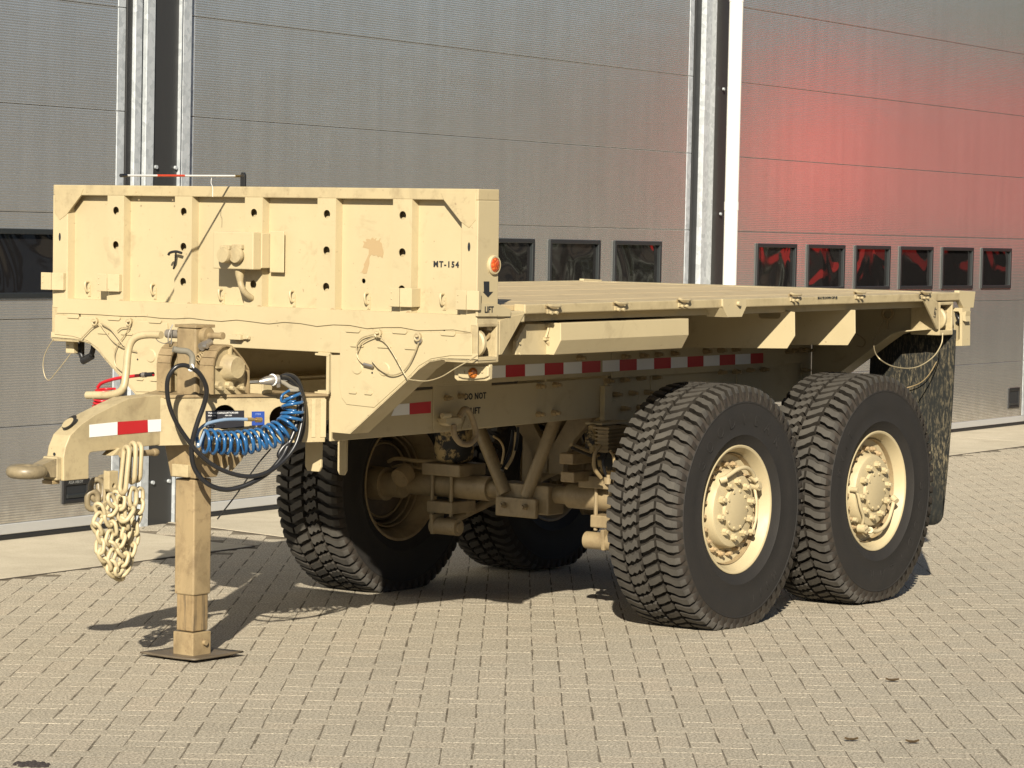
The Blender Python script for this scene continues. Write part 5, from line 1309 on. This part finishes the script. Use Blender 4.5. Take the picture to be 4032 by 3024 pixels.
MB().slab([U(*zE(1120, 790), y=1.14), U(*zE(1160, 690), y=1.14), U(*zE(1235, 640), y=1.14), U(*zE(1220, 720), y=1.14), U(*zE(1165, 775), y=1.14)], (0, .012, 0)).build('hook_tip', TAN2, CHN, bevel=.003)

# --- lanyards of thin wire rope
def wire(pts, x=None, y=None, r=.0026, mt=CABLE):
    MB().tube(spline([U(u, v, x=x, y=y) if len(q) == 2 else U(u, v, x=q[2]) for q in pts for (u, v) in [q[:2]]], 8), r, 6).build('wire_lanyard', mt, TR, smooth=60)
ze = lambda x, y: (1250 + x / 2.765, 1100 + y / 2.765)
wire([ze(680, 590), ze(560, 610), ze(470, 650), ze(425, 740), ze(440, 850), ze(500, 920), ze(610, 945)], x=-.02)
wire([ze(690, 605), ze(600, 630), ze(500, 680), ze(455, 740), ze(430, 800)], x=-.022)
wire([ze(640, 620), ze(720, 660), ze(820, 800), ze(920, 980), ze(985, 1080), ze(1080, 1100), ze(1200, 1105), ze(1350, 1060), ze(1500, 970), ze(1640, 890), ze(1740, 830)], x=-.03)
wire([ze(590, 880), ze(680, 980), ze(800, 1040), ze(920, 1010), ze(1000, 920), ze(1060, 800), ze(1100, 690)], x=-.022, r=.003)
p = U(*ze(1100, 665), x=-.02); MB().rev([(0, .004), (0, .014), (.012, .012), (.014, .0)], p, 10, 'x').build('lanyard_eye', STEEL, TR, smooth=40)
p = U(*ze(565, 935), x=-.02); MB().cyl(p + Vector((0, .03, .004)), p + Vector((0, -.02, -.004)), .007, 8).build('crimp_sleeve', STEEL, TR, smooth=40)
wire([zC(855, 170), zC(800, 200), zC(740, 260), zC(710, 290)], x=-.02); wire([zC(870, 165), zC(930, 250), zC(1000, 330), zC(1090, 380), zC(1190, 405)], x=-.02)
wire([zC(880, 160), zC(960, 210), zC(1020, 280), zC(1080, 360)], x=-.025, r=.003)
wire([zC(1130, 200), zC(1080, 270), zC(1020, 360), zC(995, 450), zC(1010, 530), zC(1060, 580)], x=-.02); wire([zC(1130, 195), zC(1060, 200), zC(1020, 230)], x=-.02)
wire([zC(465, 300), zC(420, 370), zC(385, 450), zC(375, 540), zC(395, 630), zC(430, 655), zC(480, 600), zC(560, 500), zC(620, 420)], x=-.0, r=.002)
zf = lambda x, y: (2700 + x / 1.843, 1050 + y / 1.843)
wire([zf(1865, 480), zf(1855, 560), zf(1800, 650), zf(1700, 720), zf(1600, 738), zf(1480, 715), zf(1390, 650), zf(1365, 560) + (3.8,), zf(1395, 460) + (3.95,), zf(1450, 365) + (4.02,)], y=-.03, r=.0032)
wire([zf(1820, 690), zf(1760, 790), zf(1690, 850), zf(1585, 885)], x=4.10, r=.0028, mt=BOLT)
wire([zf(1190, 480), zf(1260, 500), zf(1300, 540), zf(1285, 580), zf(1240, 575)], x=4.0, r=.003, mt=BOLT)
p = U(*zf(1465, 340), x=4.0); MB().tube(circle(p, .03, 'x', 12), .009, 6, closed=True).cyl(p + Vector((0, 0, -.03)), p + Vector((0, 0, -.08)), .006, 8).build('eye_bolt', BOLT, TR, smooth=50)
# lamp and loom under the far corner
LM = empty('far_corner_lamp', (0, 0, 0), TR)
p0, p1 = U(258, 1341, x=.06), U(290, 1392, x=.06)
MB().box((.06, p1.y, p1.z), (.09, p0.y, p0.z)).build('lamp_plate', TAN, LM, bevel=.004)
q = U(264, 1362, x=.055); MB().rev([(0, 0), (.004, .006), (.01, .009)], q, 12, 'x').build('lamp_lens', STEEL, LM, smooth=60)
MB().box((.095, p1.y - .02, p1.z - .02), (.11, p1.y + .0, p0.z + .03)).build('lamp_bracket', BLACKP, LM)
MB().tube(spline([U(*zC(x, y), x=.10) for x, y in ((655, 330), (690, 380), (660, 400), (700, 420), (730, 470), (790, 440), (810, 390), (815, 340))], 6), .012, 8).tube([U(*zC(720, 490), x=.1), U(*zC(800, 445), x=.1)], .018, 8).build('wiring_loom', BLACKP, LM, smooth=50)

# ------------------------------------------------------------------ litter on the paving
LEAFB = mat('dry_leaf', (.07, .045, .02), .8); OIL = mat('dried_grease', (.03, .022, .02), .8)
def gp(u, v):
    d = sight(u, v); return CAM + d * (-CAM.z / d.z)
for (u, v, s, lab) in ((3513, 2686, .020, 'dry leaf lying on the paving right of the front wheel, farthest of three'), (3352, 2921, .018, 'curled dry leaf on the paving near the bottom edge, left of its neighbour'), (3592, 2930, .018, 'curled dry leaf on the paving near the bottom edge, right of its neighbour')):
    c = gp(u, v) + Vector((0, 0, .004)); rl = random.Random(u); pts = []
    o = MB(); n = 9; vs = []
    for j in range(3):
        for i in range(n):
            t = -1 + 2 * i / (n - 1); w = (1 - t * t) * .45
            vs.append(c + A2 * (t * s * 1.4) + A1 * ((j - 1) * w * s) + Vector((0, 0, .008 * (j - 1) ** 2 + .006 * t * t + rl.uniform(0, .002))))
    o.add(vs, [(j * n + i, j * n + i + 1, (j + 1) * n + i + 1, (j + 1) * n + i) for j in range(2) for i in range(n - 1)])
    tag(o.build('dry_leaf', LEAFB), lab, 'leaf', 'dry leaves on the paving')
c = gp(125, 3012); rl = random.Random(4); gm = MB()
for k in range(60):
    a = rl.uniform(0, 6.28); r = rl.random() ** .7; q = c + A2 * (.062 * r * math.cos(a)) + A1 * (.05 * r * math.sin(a)); z = rl.uniform(.006, .014); h = rl.uniform(.006, .012)
    gm.hexa([(q.x - h, q.y - h, .0), (q.x + h, q.y - h, .0), (q.x + h, q.y + h, .0), (q.x - h, q.y + h, .0), (q.x - h * .5, q.y - h * .5, z * .6), (q.x + h * .5, q.y - h * .5, z * .6), (q.x + h * .5, q.y + h * .5, z * .6), (q.x - h * .5, q.y + h * .5, z * .6)])
tag(gm.build('dirt_clump', OIL), 'dark clump of dirt on the paving in the lower left corner', 'dirt')
